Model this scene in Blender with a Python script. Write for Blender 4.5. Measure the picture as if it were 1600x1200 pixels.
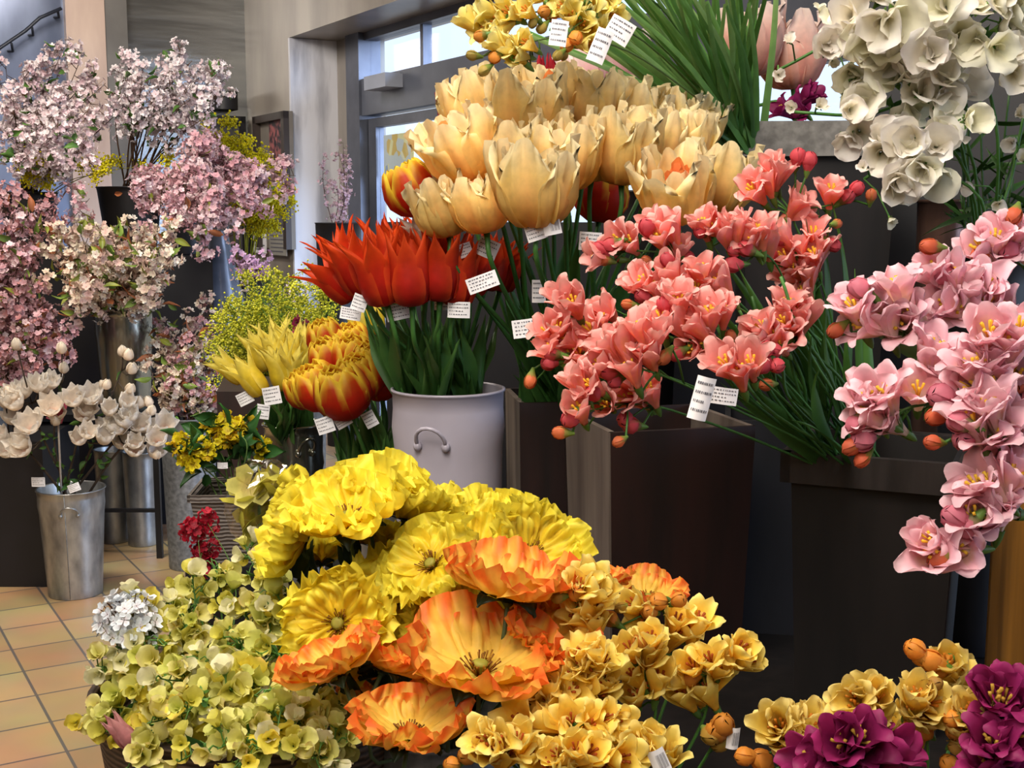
import bpy, math, random
from mathutils import Vector, Matrix, Quaternion, noise
for o in list(bpy.data.objects): bpy.data.objects.remove(o)
SC = bpy.context.scene
COL = SC.collection
R = random.Random(7)
V = Vector
pi = math.pi
rad = math.radians

# ------------------------------------------------------------------ camera
FP, CH = 1950.0, 1.45                      # focal length in pixels of a 1600 px frame, lens height
PITCH = math.atan(265 / FP)
cd = bpy.data.cameras.new('camera'); cam = bpy.data.objects.new('camera', cd); COL.objects.link(cam)
cd.sensor_width = 36; cd.lens = 36 * FP / 1600; cd.clip_start = .05
cam.location = (0, 0, CH); cam.rotation_euler = (pi / 2 - PITCH, 0, 0)
SC.camera = cam
CAM = V((0, 0, CH))
FW = V((0, math.cos(PITCH), -math.sin(PITCH))); UP = V((0, math.sin(PITCH), math.cos(PITCH)))
def ray(px, py): return FW + V((1, 0, 0)) * ((px - 800) / FP) + UP * ((600 - py) / FP)
def P(px, py, D):
    d = ray(px, py); return CAM + d * (D / d.y)
def proj(p):
    q = p - CAM; z = max(q.dot(FW), .01)
    return 800 + FP * q.x / z, 600 - FP * q.dot(UP) / z

# ------------------------------------------------------------------ world, lamps, exposure
w = bpy.data.worlds.new('sky'); SC.world = w; w.use_nodes = True
bg = w.node_tree.nodes['Background']
bg.inputs[0].default_value = (.74, .85, 1, 1); bg.inputs[1].default_value = 1.35
SC.view_settings.view_transform = 'Standard'; SC.view_settings.look = 'None'
SC.view_settings.exposure = 0.12; SC.view_settings.gamma = 1
def area(name, loc, target, size, power, col, spread=180):
    l = bpy.data.lights.new(name, 'AREA'); l.shape = 'DISK'; l.size = size; l.energy = power; l.color = col; l.spread = rad(spread)
    o = bpy.data.objects.new(name, l); COL.objects.link(o); o.location = loc
    o.rotation_euler = (V(target) - V(loc)).to_track_quat('-Z', 'Y').to_euler(); return o
WARM = (1, .9, .78)
area('ceiling_lamp_front', (-.4, .3, 3.2), (.1, 1.6, 1), 1.1, 62, (1, .91, .80))
area('ceiling_lamp_tulips', (-.3, 1.3, 3.3), (.1, 2.0, 1.2), .5, 30, (1, .92, .82))
area('fill_light_behind', (-.6, -1.2, 3.0), (0, 1.8, 1), 1.6, 42, (1, .92, .84))  # broad fill added behind the camera, aimed forward at the flowers
area('ceiling_lamp_left', (-1.9, 3.7, 3.3), (-1.7, 5.1, 1), .7, 80, WARM)
area('ceiling_lamp_aisle', (-2.4, 2.2, 3.3), (-2.0, 4.5, .6), .9, 42, WARM)
area('ceiling_lamp_far', (-2.6, 7.2, 3.3), (-2.6, 8.6, 1), .6, 40, (1, .93, .86))

# ------------------------------------------------------------------ helpers
def lin(c):
    if isinstance(c, int): c = ((c >> 16) & 255, (c >> 8) & 255, c & 255)
    return tuple(((x / 255) / 12.92 if x <= 10 else ((x / 255 + .055) / 1.055) ** 2.4) for x in c)
def mixc(a, b, t):
    t = max(0, min(1, t)); return tuple(x + (y - x) * t for x, y in zip(a, b))
def sst(t): t = max(0, min(1, t)); return t * t * (3 - 2 * t)
def cr(pts, t):                                        # Catmull-Rom through equally spaced values
    n = len(pts) - 1; x = max(0, min(1, t)) * n; i = min(int(x), n - 1); f = x - i
    p1, p2 = pts[i], pts[i + 1]; p0 = pts[i - 1] if i else p1 * 2 - p2; p3 = pts[i + 2] if i + 2 <= n else p2 * 2 - p1
    return p1 + .5 * f * ((p2 - p0) + f * ((2 * p0 - 5 * p1 + 4 * p2 - p3) + f * (3 * (p1 - p2) + p3 - p0)))
def curve(pts, n): return [cr([V(p) for p in pts], i / (n - 1)) for i in range(n)]
def aim(loc, d, roll=0, s=1):                          # matrix that turns +Z to d
    d = V(d); d = d.normalized() if d.length > 1e-6 else V((0, 0, 1))
    q = V((0, 0, 1)).rotation_difference(d) @ Quaternion((0, 0, 1), roll)
    return Matrix.Translation(loc) @ q.to_matrix().to_4x4() @ Matrix.Diagonal((s, s, s, 1))
class MB:
    def __init__(s): s.v = []; s.f = []; s.c = []
    def grid(s, nu, nv, fn, M=None, closed=False):
        b = len(s.v)
        for i in range(nu + 1):
            for j in range(nv + (0 if closed else 1)):
                p, c = fn(i / nu, j / nv); s.v.append(M @ p if M else p); s.c.append(c)
        k = nv if closed else nv + 1
        for i in range(nu):
            for j in range(nv):
                j2 = (j + 1) % k
                s.f.append((b + i * k + j, b + (i + 1) * k + j, b + (i + 1) * k + j2, b + i * k + j2))
    def tube(s, pts, r, col, n=5, M=None, cap=True):
        if not isinstance(r, (list, tuple)): r = [r] * len(pts)
        b = len(s.v); m = len(pts); pts = [V(p) for p in pts]; ref = None
        for i, p in enumerate(pts):
            t = (pts[min(i + 1, m - 1)] - pts[max(i - 1, 0)])
            t = t.normalized() if t.length > 1e-9 else V((0, 0, 1))
            if ref is None: ref = t.orthogonal().normalized()
            ref = (ref - t * ref.dot(t)).normalized(); q = t.cross(ref)
            rr = r[i] if i < len(r) else r[-1]
            cc = col(i / (m - 1)) if callable(col) else col
            for k in range(n):
                a = 2 * pi * k / n; x = p + (ref * math.cos(a) + q * math.sin(a)) * rr
                s.v.append(M @ x if M else x); s.c.append(cc)
        for i in range(m - 1):
            for k in range(n):
                k2 = (k + 1) % n; s.f.append((b + i * n + k, b + i * n + k2, b + (i + 1) * n + k2, b + (i + 1) * n + k))
        if cap: s.f.append(tuple(b + k for k in range(n))[::-1]); s.f.append(tuple(b + (m - 1) * n + k for k in range(n)))
    def lathe(s, prof, col, n=24, M=None):
        m = len(prof) - 1
        def fn(u, v):
            i = min(int(round(u * m)), m); r, z = prof[i]; a = 2 * pi * v
            return V((r * math.cos(a), r * math.sin(a), z)), (col(u) if callable(col) else col)
        s.grid(m, n, fn, M, True)
    def ell(s, c, r, col, nu=5, nv=7, M=None):
        c = V(c)
        def fn(u, v):
            t = u * pi; a = 2 * pi * v
            p = c + V((r[0] * math.sin(t) * math.cos(a), r[1] * math.sin(t) * math.sin(a), -r[2] * math.cos(t)))
            return p, (col(u) if callable(col) else col)
        s.grid(nu, nv, fn, M, True)
    def box(s, lo, hi, col, M=None, taper=1):
        b = len(s.v)
        for z in (0, 1):
            k = taper if z == 0 else 1; cx, cy = (lo[0] + hi[0]) / 2, (lo[1] + hi[1]) / 2
            for x, y in ((lo[0], lo[1]), (hi[0], lo[1]), (hi[0], hi[1]), (lo[0], hi[1])):
                p = V((cx + (x - cx) * k, cy + (y - cy) * k, (lo[2], hi[2])[z])); s.v.append(M @ p if M else p); s.c.append(col)
        for q in ((0, 3, 2, 1), (4, 5, 6, 7), (0, 1, 5, 4), (1, 2, 6, 5), (2, 3, 7, 6), (3, 0, 4, 7)): s.f.append(tuple(b + i for i in q))
    def mesh(s, name, mat, smooth=True):
        me = bpy.data.meshes.new(name); me.from_pydata([tuple(p) for p in s.v], [], s.f)
        a = me.color_attributes.new('Col', 'FLOAT_COLOR', 'POINT')
        a.data.foreach_set('color', [x for c in s.c for x in (c[0], c[1], c[2], 1)])
        if smooth: me.polygons.foreach_set('use_smooth', [True] * len(me.polygons))
        me.materials.append(mat); me.update(); return me
    def build(s, name, mat, parent=None, smooth=True, M=None):
        return put(name, s.mesh(name, mat, smooth), parent, M)
def base_of(parent):
    return parent.location if parent else V((0, 0, 0))
def put(name, me, parent=None, M=None):                # M is a world matrix; parents are unrotated empties
    o = bpy.data.objects.new(name, me); COL.objects.link(o)
    M = M or Matrix.Identity(4)
    if parent: o.parent = parent; M = Matrix.Translation(-base_of(parent)) @ M
    o.matrix_local = M; return o
def sub(name, me, part):                               # a sub-part sharing its part's frame
    o = bpy.data.objects.new(name, me); COL.objects.link(o); o.parent = part; return o
def tag(o, label, cat, group=None, kind=None):
    if label: o['label'] = label
    if cat: o['category'] = cat
    if group: o['group'] = group
    if kind: o['kind'] = kind
    return o
def thing(name, loc, label=None, cat=None, group=None):
    o = bpy.data.objects.new(name, None); o.empty_display_size = .02; COL.objects.link(o); o.location = loc
    return tag(o, label, cat, group)
ORD = ['leftmost', 'second from left', 'third from left', 'fourth from left', 'fifth from left', 'sixth from left', 'seventh from left',
       'eighth from left', 'ninth from left', 'tenth from left', 'eleventh from left', 'twelfth from left']
def label_bunch(items, base, cat, group, per=7):       # items: (object, head point); splits a bunch into rows read by height
    it = [(o, proj(V(p))) for o, p in items]; n = len(it); k = max(1, math.ceil(n / per))
    if k > 4: k = 4
    names = {1: [''], 2: ['upper row, ', 'lower row, '], 3: ['top row, ', 'middle row, ', 'bottom row, '],
             4: ['top row, ', 'upper middle row, ', 'lower middle row, ', 'bottom row, ']}[k]
    it.sort(key=lambda a: a[1][1])
    for r in range(k):
        row = it[r * n // k:(r + 1) * n // k]; row.sort(key=lambda a: a[1][0])
        for i, (o, q) in enumerate(row):
            pos = 'rightmost' if i == len(row) - 1 and i else ORD[min(i, 11)]
            tag(o, base + ', ' + names[r] + pos, cat, group)

# ------------------------------------------------------------------ materials
def mat(name):
    m = bpy.data.materials.new(name); m.use_nodes = True; nt = m.node_tree; b = nt.nodes['Principled BSDF']; return m, nt, b
def N(nt, t, **k):
    n = nt.nodes.new(t)
    for a, b in k.items(): setattr(n, a, b)
    return n
def petal_mat(name, trans=.3, rough=.55, vary=.16, grain=70, coat=0):
    m, nt, b = mat(name)
    at = N(nt, 'ShaderNodeAttribute', attribute_name='Col'); oi = N(nt, 'ShaderNodeObjectInfo')
    mr = N(nt, 'ShaderNodeMapRange'); mr.inputs[3].default_value = 1 - vary; mr.inputs[4].default_value = 1 + vary * .6
    nt.links.new(oi.outputs['Random'], mr.inputs[0])
    tc = N(nt, 'ShaderNodeTexCoord'); no = N(nt, 'ShaderNodeTexNoise'); no.inputs['Scale'].default_value = grain; no.inputs['Detail'].default_value = 3
    nt.links.new(tc.outputs['Object'], no.inputs['Vector'])
    mr2 = N(nt, 'ShaderNodeMapRange'); mr2.inputs[1].default_value = .3; mr2.inputs[2].default_value = .7; mr2.inputs[3].default_value = .86; mr2.inputs[4].default_value = 1.08
    nt.links.new(no.outputs[0], mr2.inputs[0])
    mu = N(nt, 'ShaderNodeMath', operation='MULTIPLY'); nt.links.new(mr.outputs[0], mu.inputs[0]); nt.links.new(mr2.outputs[0], mu.inputs[1])
    vm = N(nt, 'ShaderNodeVectorMath', operation='SCALE'); nt.links.new(at.outputs['Color'], vm.inputs[0]); nt.links.new(mu.outputs[0], vm.inputs['Scale'])
    nt.links.new(vm.outputs[0], b.inputs['Base Color']); b.inputs['Roughness'].default_value = rough; b.inputs['Specular IOR Level'].default_value = .3
    bp = N(nt, 'ShaderNodeBump'); bp.inputs['Strength'].default_value = .25; bp.inputs['Distance'].default_value = .002
    nt.links.new(no.outputs[0], bp.inputs['Height']); nt.links.new(bp.outputs[0], b.inputs['Normal'])
    if trans:
        tr = N(nt, 'ShaderNodeBsdfTranslucent'); nt.links.new(vm.outputs[0], tr.inputs[0])
        mx = N(nt, 'ShaderNodeMixShader'); mx.inputs[0].default_value = trans
        nt.links.new(b.outputs[0], mx.inputs[1]); nt.links.new(tr.outputs[0], mx.inputs[2]); nt.links.new(mx.outputs[0], nt.nodes['Material Output'].inputs[0])
    return m
PET = petal_mat('fabric_petal', .42); LEAF = petal_mat('fabric_leaf', .15, .45, .2, 40); STEM = petal_mat('plastic_stem', 0, .45, .12, 120)
BARK = petal_mat('twig_bark', 0, .8, .15, 200); FINE = petal_mat('small_blossom', .3, .6, .22, 30)
def surf(name, c1, c2, scale=(4, 4, 4), rough=.5, metal=0, detail=5, lo=.35, hi=.65, bump=.1, bscale=None, rrange=None, coords='Object'):
    m, nt, b = mat(name); tc = N(nt, 'ShaderNodeTexCoord'); mp = N(nt, 'ShaderNodeMapping'); mp.inputs['Scale'].default_value = scale
    nt.links.new(tc.outputs[coords], mp.inputs[0]); no = N(nt, 'ShaderNodeTexNoise'); no.inputs['Scale'].default_value = 1; no.inputs['Detail'].default_value = detail
    nt.links.new(mp.outputs[0], no.inputs['Vector']); rp = N(nt, 'ShaderNodeValToRGB')
    rp.color_ramp.elements[0].position = lo; rp.color_ramp.elements[1].position = hi
    rp.color_ramp.elements[0].color = (*lin(c1), 1); rp.color_ramp.elements[1].color = (*lin(c2), 1)
    nt.links.new(no.outputs[0], rp.inputs[0]); nt.links.new(rp.outputs[0], b.inputs['Base Color'])
    b.inputs['Roughness'].default_value = rough; b.inputs['Metallic'].default_value = metal
    if rrange:
        mr = N(nt, 'ShaderNodeMapRange'); mr.inputs[3].default_value, mr.inputs[4].default_value = rrange
        nt.links.new(no.outputs[0], mr.inputs[0]); nt.links.new(mr.outputs[0], b.inputs['Roughness'])
    if bump:
        bp = N(nt, 'ShaderNodeBump'); bp.inputs['Strength'].default_value = bump; bp.inputs['Distance'].default_value = .01
        nt.links.new(no.outputs[0], bp.inputs['Height']); nt.links.new(bp.outputs[0], b.inputs['Normal'])
    return m
MARBLE = surf('tan_marble', 0x7f7870, 0x9c948a, (3, 3, .8), .35, 0, 8)
COLMARB = surf('pale_veined_marble', 0x9a9ba4, 0xd2d3da, (7, 7, 1.2), .35, 0, 9, .36, .55)
STEEL = surf('stainless_wall', 0x6e6f70, 0x9fa09e, (.7, .7, 5), .25, .9, 3, .3, .7, .9, rrange=(.14, .34))
FRAME = surf('dark_steel_frame', 0x5b5f6a, 0x6d717c, (5, 5, 5), .4, .6)
BEAM = surf('grey_beam', 0x565a66, 0x656a76, (3, 3, 3), .4, .3)
BLUEP = surf('blue_grey_panel', 0x4c5468, 0x8a94ac, (1.5, 1.5, .6), .3, .4)
GALV = surf('galvanised_steel', 0x7d7f80, 0xb4b5b4, (22, 22, 10), .38, .8, 4, .3, .7, .05)
GALVD = surf('weathered_zinc', 0x6d7072, 0x8e9193, (60, 60, 60), .55, .5, 4)
SHINY = surf('polished_tin', 0x8b8b80, 0xb5b5a8, (20, 20, 6), .2, .95, 4, .3, .7, .05)
ENAMEL = surf('lavender_grey_enamel', 0xa29daa, 0xb0abb8, (6, 6, 6), .38, .05, 3)
WOODR = surf('dark_red_wood', 0x170a08, 0x26110d, (30, 30, 3), .55, 0, 6)
WOODG = surf('grey_weathered_wood', 0x594e47, 0x75695f, (30, 30, 2.5), .6, 0, 6)
SLATE = surf('slate_grey_planter', 0x111115, 0x1c1c22, (8, 8, 3), .55, 0, 5)
DARK = surf('charcoal_brown_planter', 0x0d0a0a, 0x171211, (25, 25, 3), .5, 0, 6)
RIMM = surf('worn_planter_rim', 0x1c1817, 0x322c2b, (30, 30, 6), .45, .2, 6)
RIMG = surf('grey_concrete_rim', 0x55524e, 0x74716c, (50, 50, 50), .6, 0, 6)
BLACK = surf('black_lacquer', 0x0c0c10, 0x14141a, (5, 5, 5), .5)
GOLDW = surf('golden_brown_wood', 0x6d4a1c, 0xa26f2a, (20, 20, 2), .5, 0, 6)
PAPER = surf('paper', 0xd9d9dd, 0xefeff2, (30, 30, 30), .7, 0, 3, bump=0)
INK, _, _b = mat('printed_ink'); _b.inputs['Base Color'].default_value = (.12, .12, .14, 1)
VASE = surf('grey_glazed_vase', 0x4f535e, 0x6c707c, (6, 6, 6), .25, .2, 3)
def wicker_mat(name, c1, c2):
    m, nt, b = mat(name); tc = N(nt, 'ShaderNodeTexCoord'); wv = N(nt, 'ShaderNodeTexWave', bands_direction='Z'); wv.inputs['Scale'].default_value = 40; wv.inputs['Distortion'].default_value = 3
    wv.inputs['Detail'].default_value = 3
    nt.links.new(tc.outputs['Object'], wv.inputs[0]); rp = N(nt, 'ShaderNodeValToRGB'); rp.color_ramp.elements[0].color = (*lin(c1), 1); rp.color_ramp.elements[1].color = (*lin(c2), 1)
    nt.links.new(wv.outputs[1], rp.inputs[0]); nt.links.new(rp.outputs[0], b.inputs['Base Color']); b.inputs['Roughness'].default_value = .7
    bp = N(nt, 'ShaderNodeBump'); bp.inputs['Strength'].default_value = .5; bp.inputs['Distance'].default_value = .004
    nt.links.new(wv.outputs[1], bp.inputs['Height']); nt.links.new(bp.outputs[0], b.inputs['Normal']); return m
WICK = wicker_mat('brown_wicker', 0x33251b, 0x6a5543); WICKG = wicker_mat('grey_wicker', 0x4a4340, 0x7c746e)
def glass_mat(name, tint, gl=.12, rough=.02, fk=.15):
    m, nt, b = mat(name); nt.nodes.remove(b); tr = N(nt, 'ShaderNodeBsdfTransparent'); tr.inputs[0].default_value = (*tint, 1)
    g = N(nt, 'ShaderNodeBsdfGlossy'); g.inputs['Roughness'].default_value = rough
    mx = N(nt, 'ShaderNodeMixShader'); fr = N(nt, 'ShaderNodeLayerWeight'); fr.inputs[0].default_value = .15
    ad = N(nt, 'ShaderNodeMath', operation='ADD'); ad.inputs[1].default_value = gl; pw = N(nt, 'ShaderNodeMath', operation='MULTIPLY'); pw.inputs[1].default_value = fk; nt.links.new(fr.outputs[1], pw.inputs[0]); nt.links.new(pw.outputs[0], ad.inputs[0])
    nt.links.new(ad.outputs[0], mx.inputs[0]); nt.links.new(tr.outputs[0], mx.inputs[1]); nt.links.new(g.outputs[0], mx.inputs[2]); nt.links.new(mx.outputs[0], nt.nodes['Material Output'].inputs[0]); return m
GLASS = glass_mat('window_glass', (.93, .96, 1), .02); CELLO = glass_mat('clear_cellophane', (.96, .96, .96), .10, .12, .6)

# ------------------------------------------------------------------ the room. a: along the door wall towards us, b: away from that wall
E1 = V((ray(-350, 335).x, ray(-350, 335).y, 0)).normalized(); E2 = V((E1.y, -E1.x, 0))
C0 = P(392, 335, 9.5); C0.z = 0
def RM(a, b, z): return C0 - E1 * a - E2 * b + V((0, 0, z))
def hitb(px, py, b0):
    d = ray(px, py); t = (C0 - E2 * b0 - CAM).dot(E2) / d.dot(E2); p = CAM + d * t; return -(p - C0).dot(E1), p.z
def hita(px, py, a0):
    d = ray(px, py); t = (C0 - E1 * a0 - CAM).dot(E1) / d.dot(E1); p = CAM + d * t; return -(p - C0).dot(E2), p.z
ROOM = Matrix(((-E1.x, -E2.x, 0, C0.x), (-E1.y, -E2.y, 0, C0.y), (0, 0, 1, 0), (0, 0, 0, 1)))
def rbox(name, a0, a1, b0, b1, z0, z1, m, parent=None, kind='structure'):
    mb = MB(); mb.box((min(a0, a1), min(b0, b1), z0), (max(a0, a1), max(b0, b1), z1), (1, 1, 1)); mb.f = [f[::-1] for f in mb.f]   # ROOM mirrors
    me = mb.mesh(name, m, False)
    o = bpy.data.objects.new(name, me); COL.objects.link(o)
    for v in me.vertices: v.co = ROOM @ v.co - (base_of(parent) if parent else V((0, 0, 0)))
    if parent: o.parent = parent
    elif kind: o['kind'] = kind
    return o
HZ = 3.5
m, nt, b = mat('terracotta_tiles')                     # one tile grid in room axes
tc = N(nt, 'ShaderNodeTexCoord'); mp = N(nt, 'ShaderNodeCombineXYZ')
for k, (ax, off) in enumerate(((E2, .585 - .202 * 60), (E1, 4.797 - .232 * 60))):
    dt = N(nt, 'ShaderNodeVectorMath', operation='DOT_PRODUCT'); dt.inputs[1].default_value = ax; nt.links.new(tc.outputs['Object'], dt.inputs[0])
    sb = N(nt, 'ShaderNodeMath', operation='SUBTRACT'); sb.inputs[1].default_value = off; nt.links.new(dt.outputs['Value'], sb.inputs[0]); nt.links.new(sb.outputs[0], mp.inputs[k])
br = N(nt, 'ShaderNodeTexBrick'); br.offset = 0; br.inputs['Scale'].default_value = 1
br.inputs['Brick Width'].default_value = .202; br.inputs['Row Height'].default_value = .232; br.inputs['Mortar Size'].default_value = .0045
br.inputs['Color1'].default_value = (*lin(0xa37a4e), 1); br.inputs['Color2'].default_value = (*lin(0xb99a6a), 1); br.inputs['Mortar'].default_value = (*lin(0x5a5048), 1)
nt.links.new(mp.outputs[0], br.inputs[0]); no = N(nt, 'ShaderNodeTexNoise'); no.inputs['Scale'].default_value = 4; nt.links.new(tc.outputs['Object'], no.inputs[0])
mx = N(nt, 'ShaderNodeMix', data_type='RGBA', blend_type='MULTIPLY'); mx.inputs[0].default_value = .5; nt.links.new(br.outputs[0], mx.inputs[6]); nt.links.new(no.outputs[1], mx.inputs[7])
rp = N(nt, 'ShaderNodeBrightContrast'); rp.inputs[1].default_value = .04; nt.links.new(mx.outputs[2], rp.inputs[0])
nt.links.new(rp.outputs[0], b.inputs['Base Color']); b.inputs['Roughness'].default_value = .4; TILE = m; BRICK = br; TMAP = mp
f = MB(); f.grid(1, 1, lambda u, v: (V((-9 + 16 * u, -6 + 24 * v, 0)), (1, 1, 1))); tag(f.build('floor', TILE, smooth=False), None, None, None, 'structure')
aC, _ = hitb(457, 300, 0)                              # far jamb of the doorway
REC = -.1
while True:                                            # how deep the doorway is set back
    p = RM(aC, REC, 1.5)
    if proj(p)[0] > 528 or REC < -3: break
    REC -= .02
_, zL = hitb(457, 57, 0)                               # underside of the lintel
rbox('wall_back', -.3, aC, 0, REC - .3, 0, HZ, MARBLE)
rbox('wall_lintel', aC, 13, 0, REC - .3, zL, HZ, MARBLE)
rbox('trim_1', aC - .01, aC + .02, .004, REC, 0, zL - .002, COLMARB)
aP, _ = hitb(552, 300, REC); aQ, _ = hitb(572, 300, REC)
rbox('wall_jamb', aC + .02, aP, REC, REC - .25, 0, zL, MARBLE)
rbox('wall_left', -.3, -.02, 0, 9, 0, HZ, STEEL)
rbox('wall_right', 12.5, 12.8, REC, 9, 0, HZ, MARBLE)
rbox('wall_front', -.3, 12.8, 8.6, 9, 0, HZ, MARBLE)
rbox('ceiling', -.3, 12.8, REC - .4, 9, HZ, HZ + .2, surf('white_ceiling', 0xb8b2aa, 0xc4beb6, rough=.8))
# glazed door wall
zT0 = hitb(560, 126, REC)[1]; zT1 = hitb(560, 183, REC)[1]; zTop = zL - .05
wf = thing('window_1', RM(aP, REC, 0)); tag(wf, None, None, None, 'structure')
rbox('frame_post', aP, aQ, REC + .04, REC - .12, 0, zL, FRAME, wf)
rbox('frame_beam', aQ, 12.4, REC + .02, REC - .12, zT1, zT0, BEAM, wf)
rbox('frame_head', aQ, 12.4, REC, REC - .1, zTop, zL, BEAM, wf)
aM, _ = hitb(652, 80, REC)
for k, aa in enumerate((aM, aM + 1.5, aM + 3.0)): rbox('mullion', aa, aa + .04, REC - .02, REC - .08, zT0, zTop, FRAME, wf)
rbox('transom_glass', aQ, 12.4, REC - .045, REC - .05, zT0, zTop, GLASS, wf)
dr = thing('door_1', RM(aQ, REC, 0)); tag(dr, None, None, None, 'structure')
aD, _ = hitb(590, 300, REC); zD = hitb(600, 196, REC)[1]
rbox('door_stile', aQ + .01, aD - .06, REC - .02, REC - .08, 0, zT1 - .02, FRAME, dr)
rbox('door_rail', aD - .06, 12.3, REC - .02, REC - .08, zD, zT1 - .02, FRAME, dr)
rbox('door_stile', aD + 1.35, aD + 1.45, REC - .02, REC - .08, .1, zD, FRAME, dr)
rbox('door_glass', aD - .06, 12.3, REC - .045, REC - .05, .1, zD, GLASS, dr)
rbox('door_sill', aQ, 12.3, REC, REC - .1, 0, .1, FRAME, dr)
# outside: a pale building and pavement beyond the glass
sun = bpy.data.lights.new('daylight', 'SUN'); sun.energy = 5; sun.angle = rad(40); sun.color = (.62, .75, 1)
so = bpy.data.objects.new('daylight', sun); COL.objects.link(so); so.rotation_euler = (-E2 * .38 + E1 * .9 + V((0, 0, -.3))).to_track_quat('-Z', 'Y').to_euler()
# sensor box on the beam
s0, s1 = hitb(600, 128, REC)[0], hitb(634, 128, REC)[0]; zs = hitb(617, 134, REC + .1)[1]
t = rbox('door_sensor', s0, s1, REC + .02, REC + .14, zs, zs + .085, surf('white_plastic', 0x9298a6, 0xa0a6b4), None, None)
tag(t, 'small white sensor box fixed on the grey beam over the glass door', 'sensor')
# yellow poster behind the door glass
pa0, pz1 = hitb(610, 212, REC - .1); pa1, pz0 = hitb(658, 272, REC - .1)
m, nt, b = mat('poster_print'); tc = N(nt, 'ShaderNodeTexCoord'); vo = N(nt, 'ShaderNodeTexVoronoi'); vo.inputs['Scale'].default_value = 14
nt.links.new(tc.outputs['Object'], vo.inputs[0]); rp = N(nt, 'ShaderNodeValToRGB'); rp.color_ramp.interpolation = 'CONSTANT'
for k, (q, cc) in enumerate(((0, 0xf3e9a8), (.35, 0xd8dcd0), (.55, 0xe7c46a), (.72, 0x9fb0c4), (.88, 0xf6efc4))):
    e = rp.color_ramp.elements[k] if k < 2 else rp.color_ramp.elements.new(q)
    e.position = q; e.color = (*lin(cc), 1)
nt.links.new(vo.outputs[1], rp.inputs[0]); nt.links.new(rp.outputs[0], b.inputs['Base Color'])
pt = thing('poster', RM(pa0, REC - .1, pz0), 'yellow and grey patterned poster hanging in the glass door', 'poster')
rbox('poster_sheet', pa0, pa1, REC - .051, REC - .056, pz0, pz1, m, pt)
# left end wall: marble strip, dark strip, blue panel with stair rail, speaker, dark notice frame
b1, b2, b3 = hita(200, 200, 0)[0], hita(165, 200, 0)[0], hita(105, 200, 0)[0]
rbox('trim_2', -.02, .10, b1, b2, 0, HZ, surf('dull_grey_strip', 0x55524f, 0x625f5b))
rbox('trim_3', -.02, .12, b2, b3, 0, HZ, surf('rosy_marble', 0x9a8478, 0xb7a294, (4, 4, 1), .35))
rbox('trim_4', -.02, .05, b3, 7, 0, HZ, BLUEP)
rl = thing('handrail', RM(.2, hita(60, 40, .2)[0], hita(60, 40, .2)[1]), 'thin dark handrail climbing over the blue grey panel, top left', 'handrail')
def ra(px, py, a0):
    q = hita(px, py, a0); return RM(a0, q[0], q[1])
mb = MB(); mb.tube([ra(-60, 118, .2), ra(0, 75, .2), ra(40, 48, .2), ra(62, 28, .2), ra(96, 13, .2)], .012, lin(0x20242e), 7); mb.v = [p - rl.location for p in mb.v]; o = mb.build('rail', STEM); o.parent = rl
for q in ((18, 68), (50, 43), (90, 15)):
    mb = MB(); mb.tube([ra(q[0], q[1], .2), ra(q[0] + 2, q[1] + 12, .12), ra(q[0] - 6, q[1] + 12, .04)], .009, lin(0x20242e), 6); mb.v = [p - rl.location for p in mb.v]; o = mb.build('bracket', STEM); o.parent = rl
def rpanel(name, label, cat, px0, py0, px1, py1, a, th, mats, fw=.03, parts=None):
    bb0, z1 = hita(px0, py0, a); bb1, z0 = hita(px1, py1, a)
    t = thing(name, RM(a, bb0, z0), label, cat)
    rbox('backing', -.019, a - .01, bb1, bb0, z0, z1, mats[0], t)
    return t, bb0, bb1, z0, z1
t, q0, q1, z0, z1 = rpanel('wall_speaker', 'dark rounded speaker mounted on the brushed steel wall', 'speaker', 335, 142, 372, 172, .12, .1, (BLACK,))
mb = MB(); mb.grid(8, 12, lambda u, v: (RM(.12 + .05 * math.sin(u * pi) ** .5, q1 + (q0 - q1) * u, z0 + (z1 - z0) * v) - t.location, (1, 1, 1))); o = mb.build('grille', BLACK); o.parent = t
t, q0, q1, z0, z1 = rpanel('notice_cabinet', 'dark framed cabinet on the steel wall beside the yellow mimosa', 'cabinet', 322, 180, 390, 470, .10, .1, (surf('dim_panel', 0x3c3a3c, 0x4a484a),))
rbox('cabinet_frame', .09, .13, q1, q0, z1 - .05, z1, BLACK, t); rbox('cabinet_frame', .09, .13, q1, q1 + .04, z0, z1, BLACK, t)
# framed board on the back wall with posters
fa0, fz1 = hitb(398, 183, .05); fa1, fz0 = hitb(452, 390, .05)
t = thing('notice_board', RM(fa0, .05, fz0), 'dark framed notice board on the marble wall beside the doorway', 'notice board')
rbox('board', fa0, fa1, 0.001, .03, fz0, fz1, surf('board_face', 0x6a645c, 0x79736a), t)
for (x0, x1, y0, y1) in ((fa0, fa0 + .06, fz0, fz1), (fa1 - .06, fa1, fz0, fz1), (fa0, fa1, fz1 - .05, fz1)): rbox('board_frame', x0, x1, .03, .07, y0, y1, surf('brown_frame', 0x2e2624, 0x3a302c), t)
def note(px0, py0, px1, py1, m, label, nm='notice_sheet', marks=0):
    a0, z1 = hitb(px0, py0, .045); a1, z0 = hitb(px1, py1, .045)
    t = thing(nm, RM(a0, .04, z0), label, 'poster'); rbox('sheet', a0, a1, .031, .036, z0, z1, m, t)
    if marks:
        mb = MB()
        for k in range(marks):
            zz = z1 - (k + 1) * (z1 - z0) / (marks + 1); mb.box((a0 + .03, .036, zz - .006), (a1 - .03 - .04 * (k % 2), .037, zz + .003), (0, 0, 0))
        mb.v = [ROOM @ p - t.location for p in mb.v]; o = mb.build('print', INK, smooth=False); o.parent = t
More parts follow.
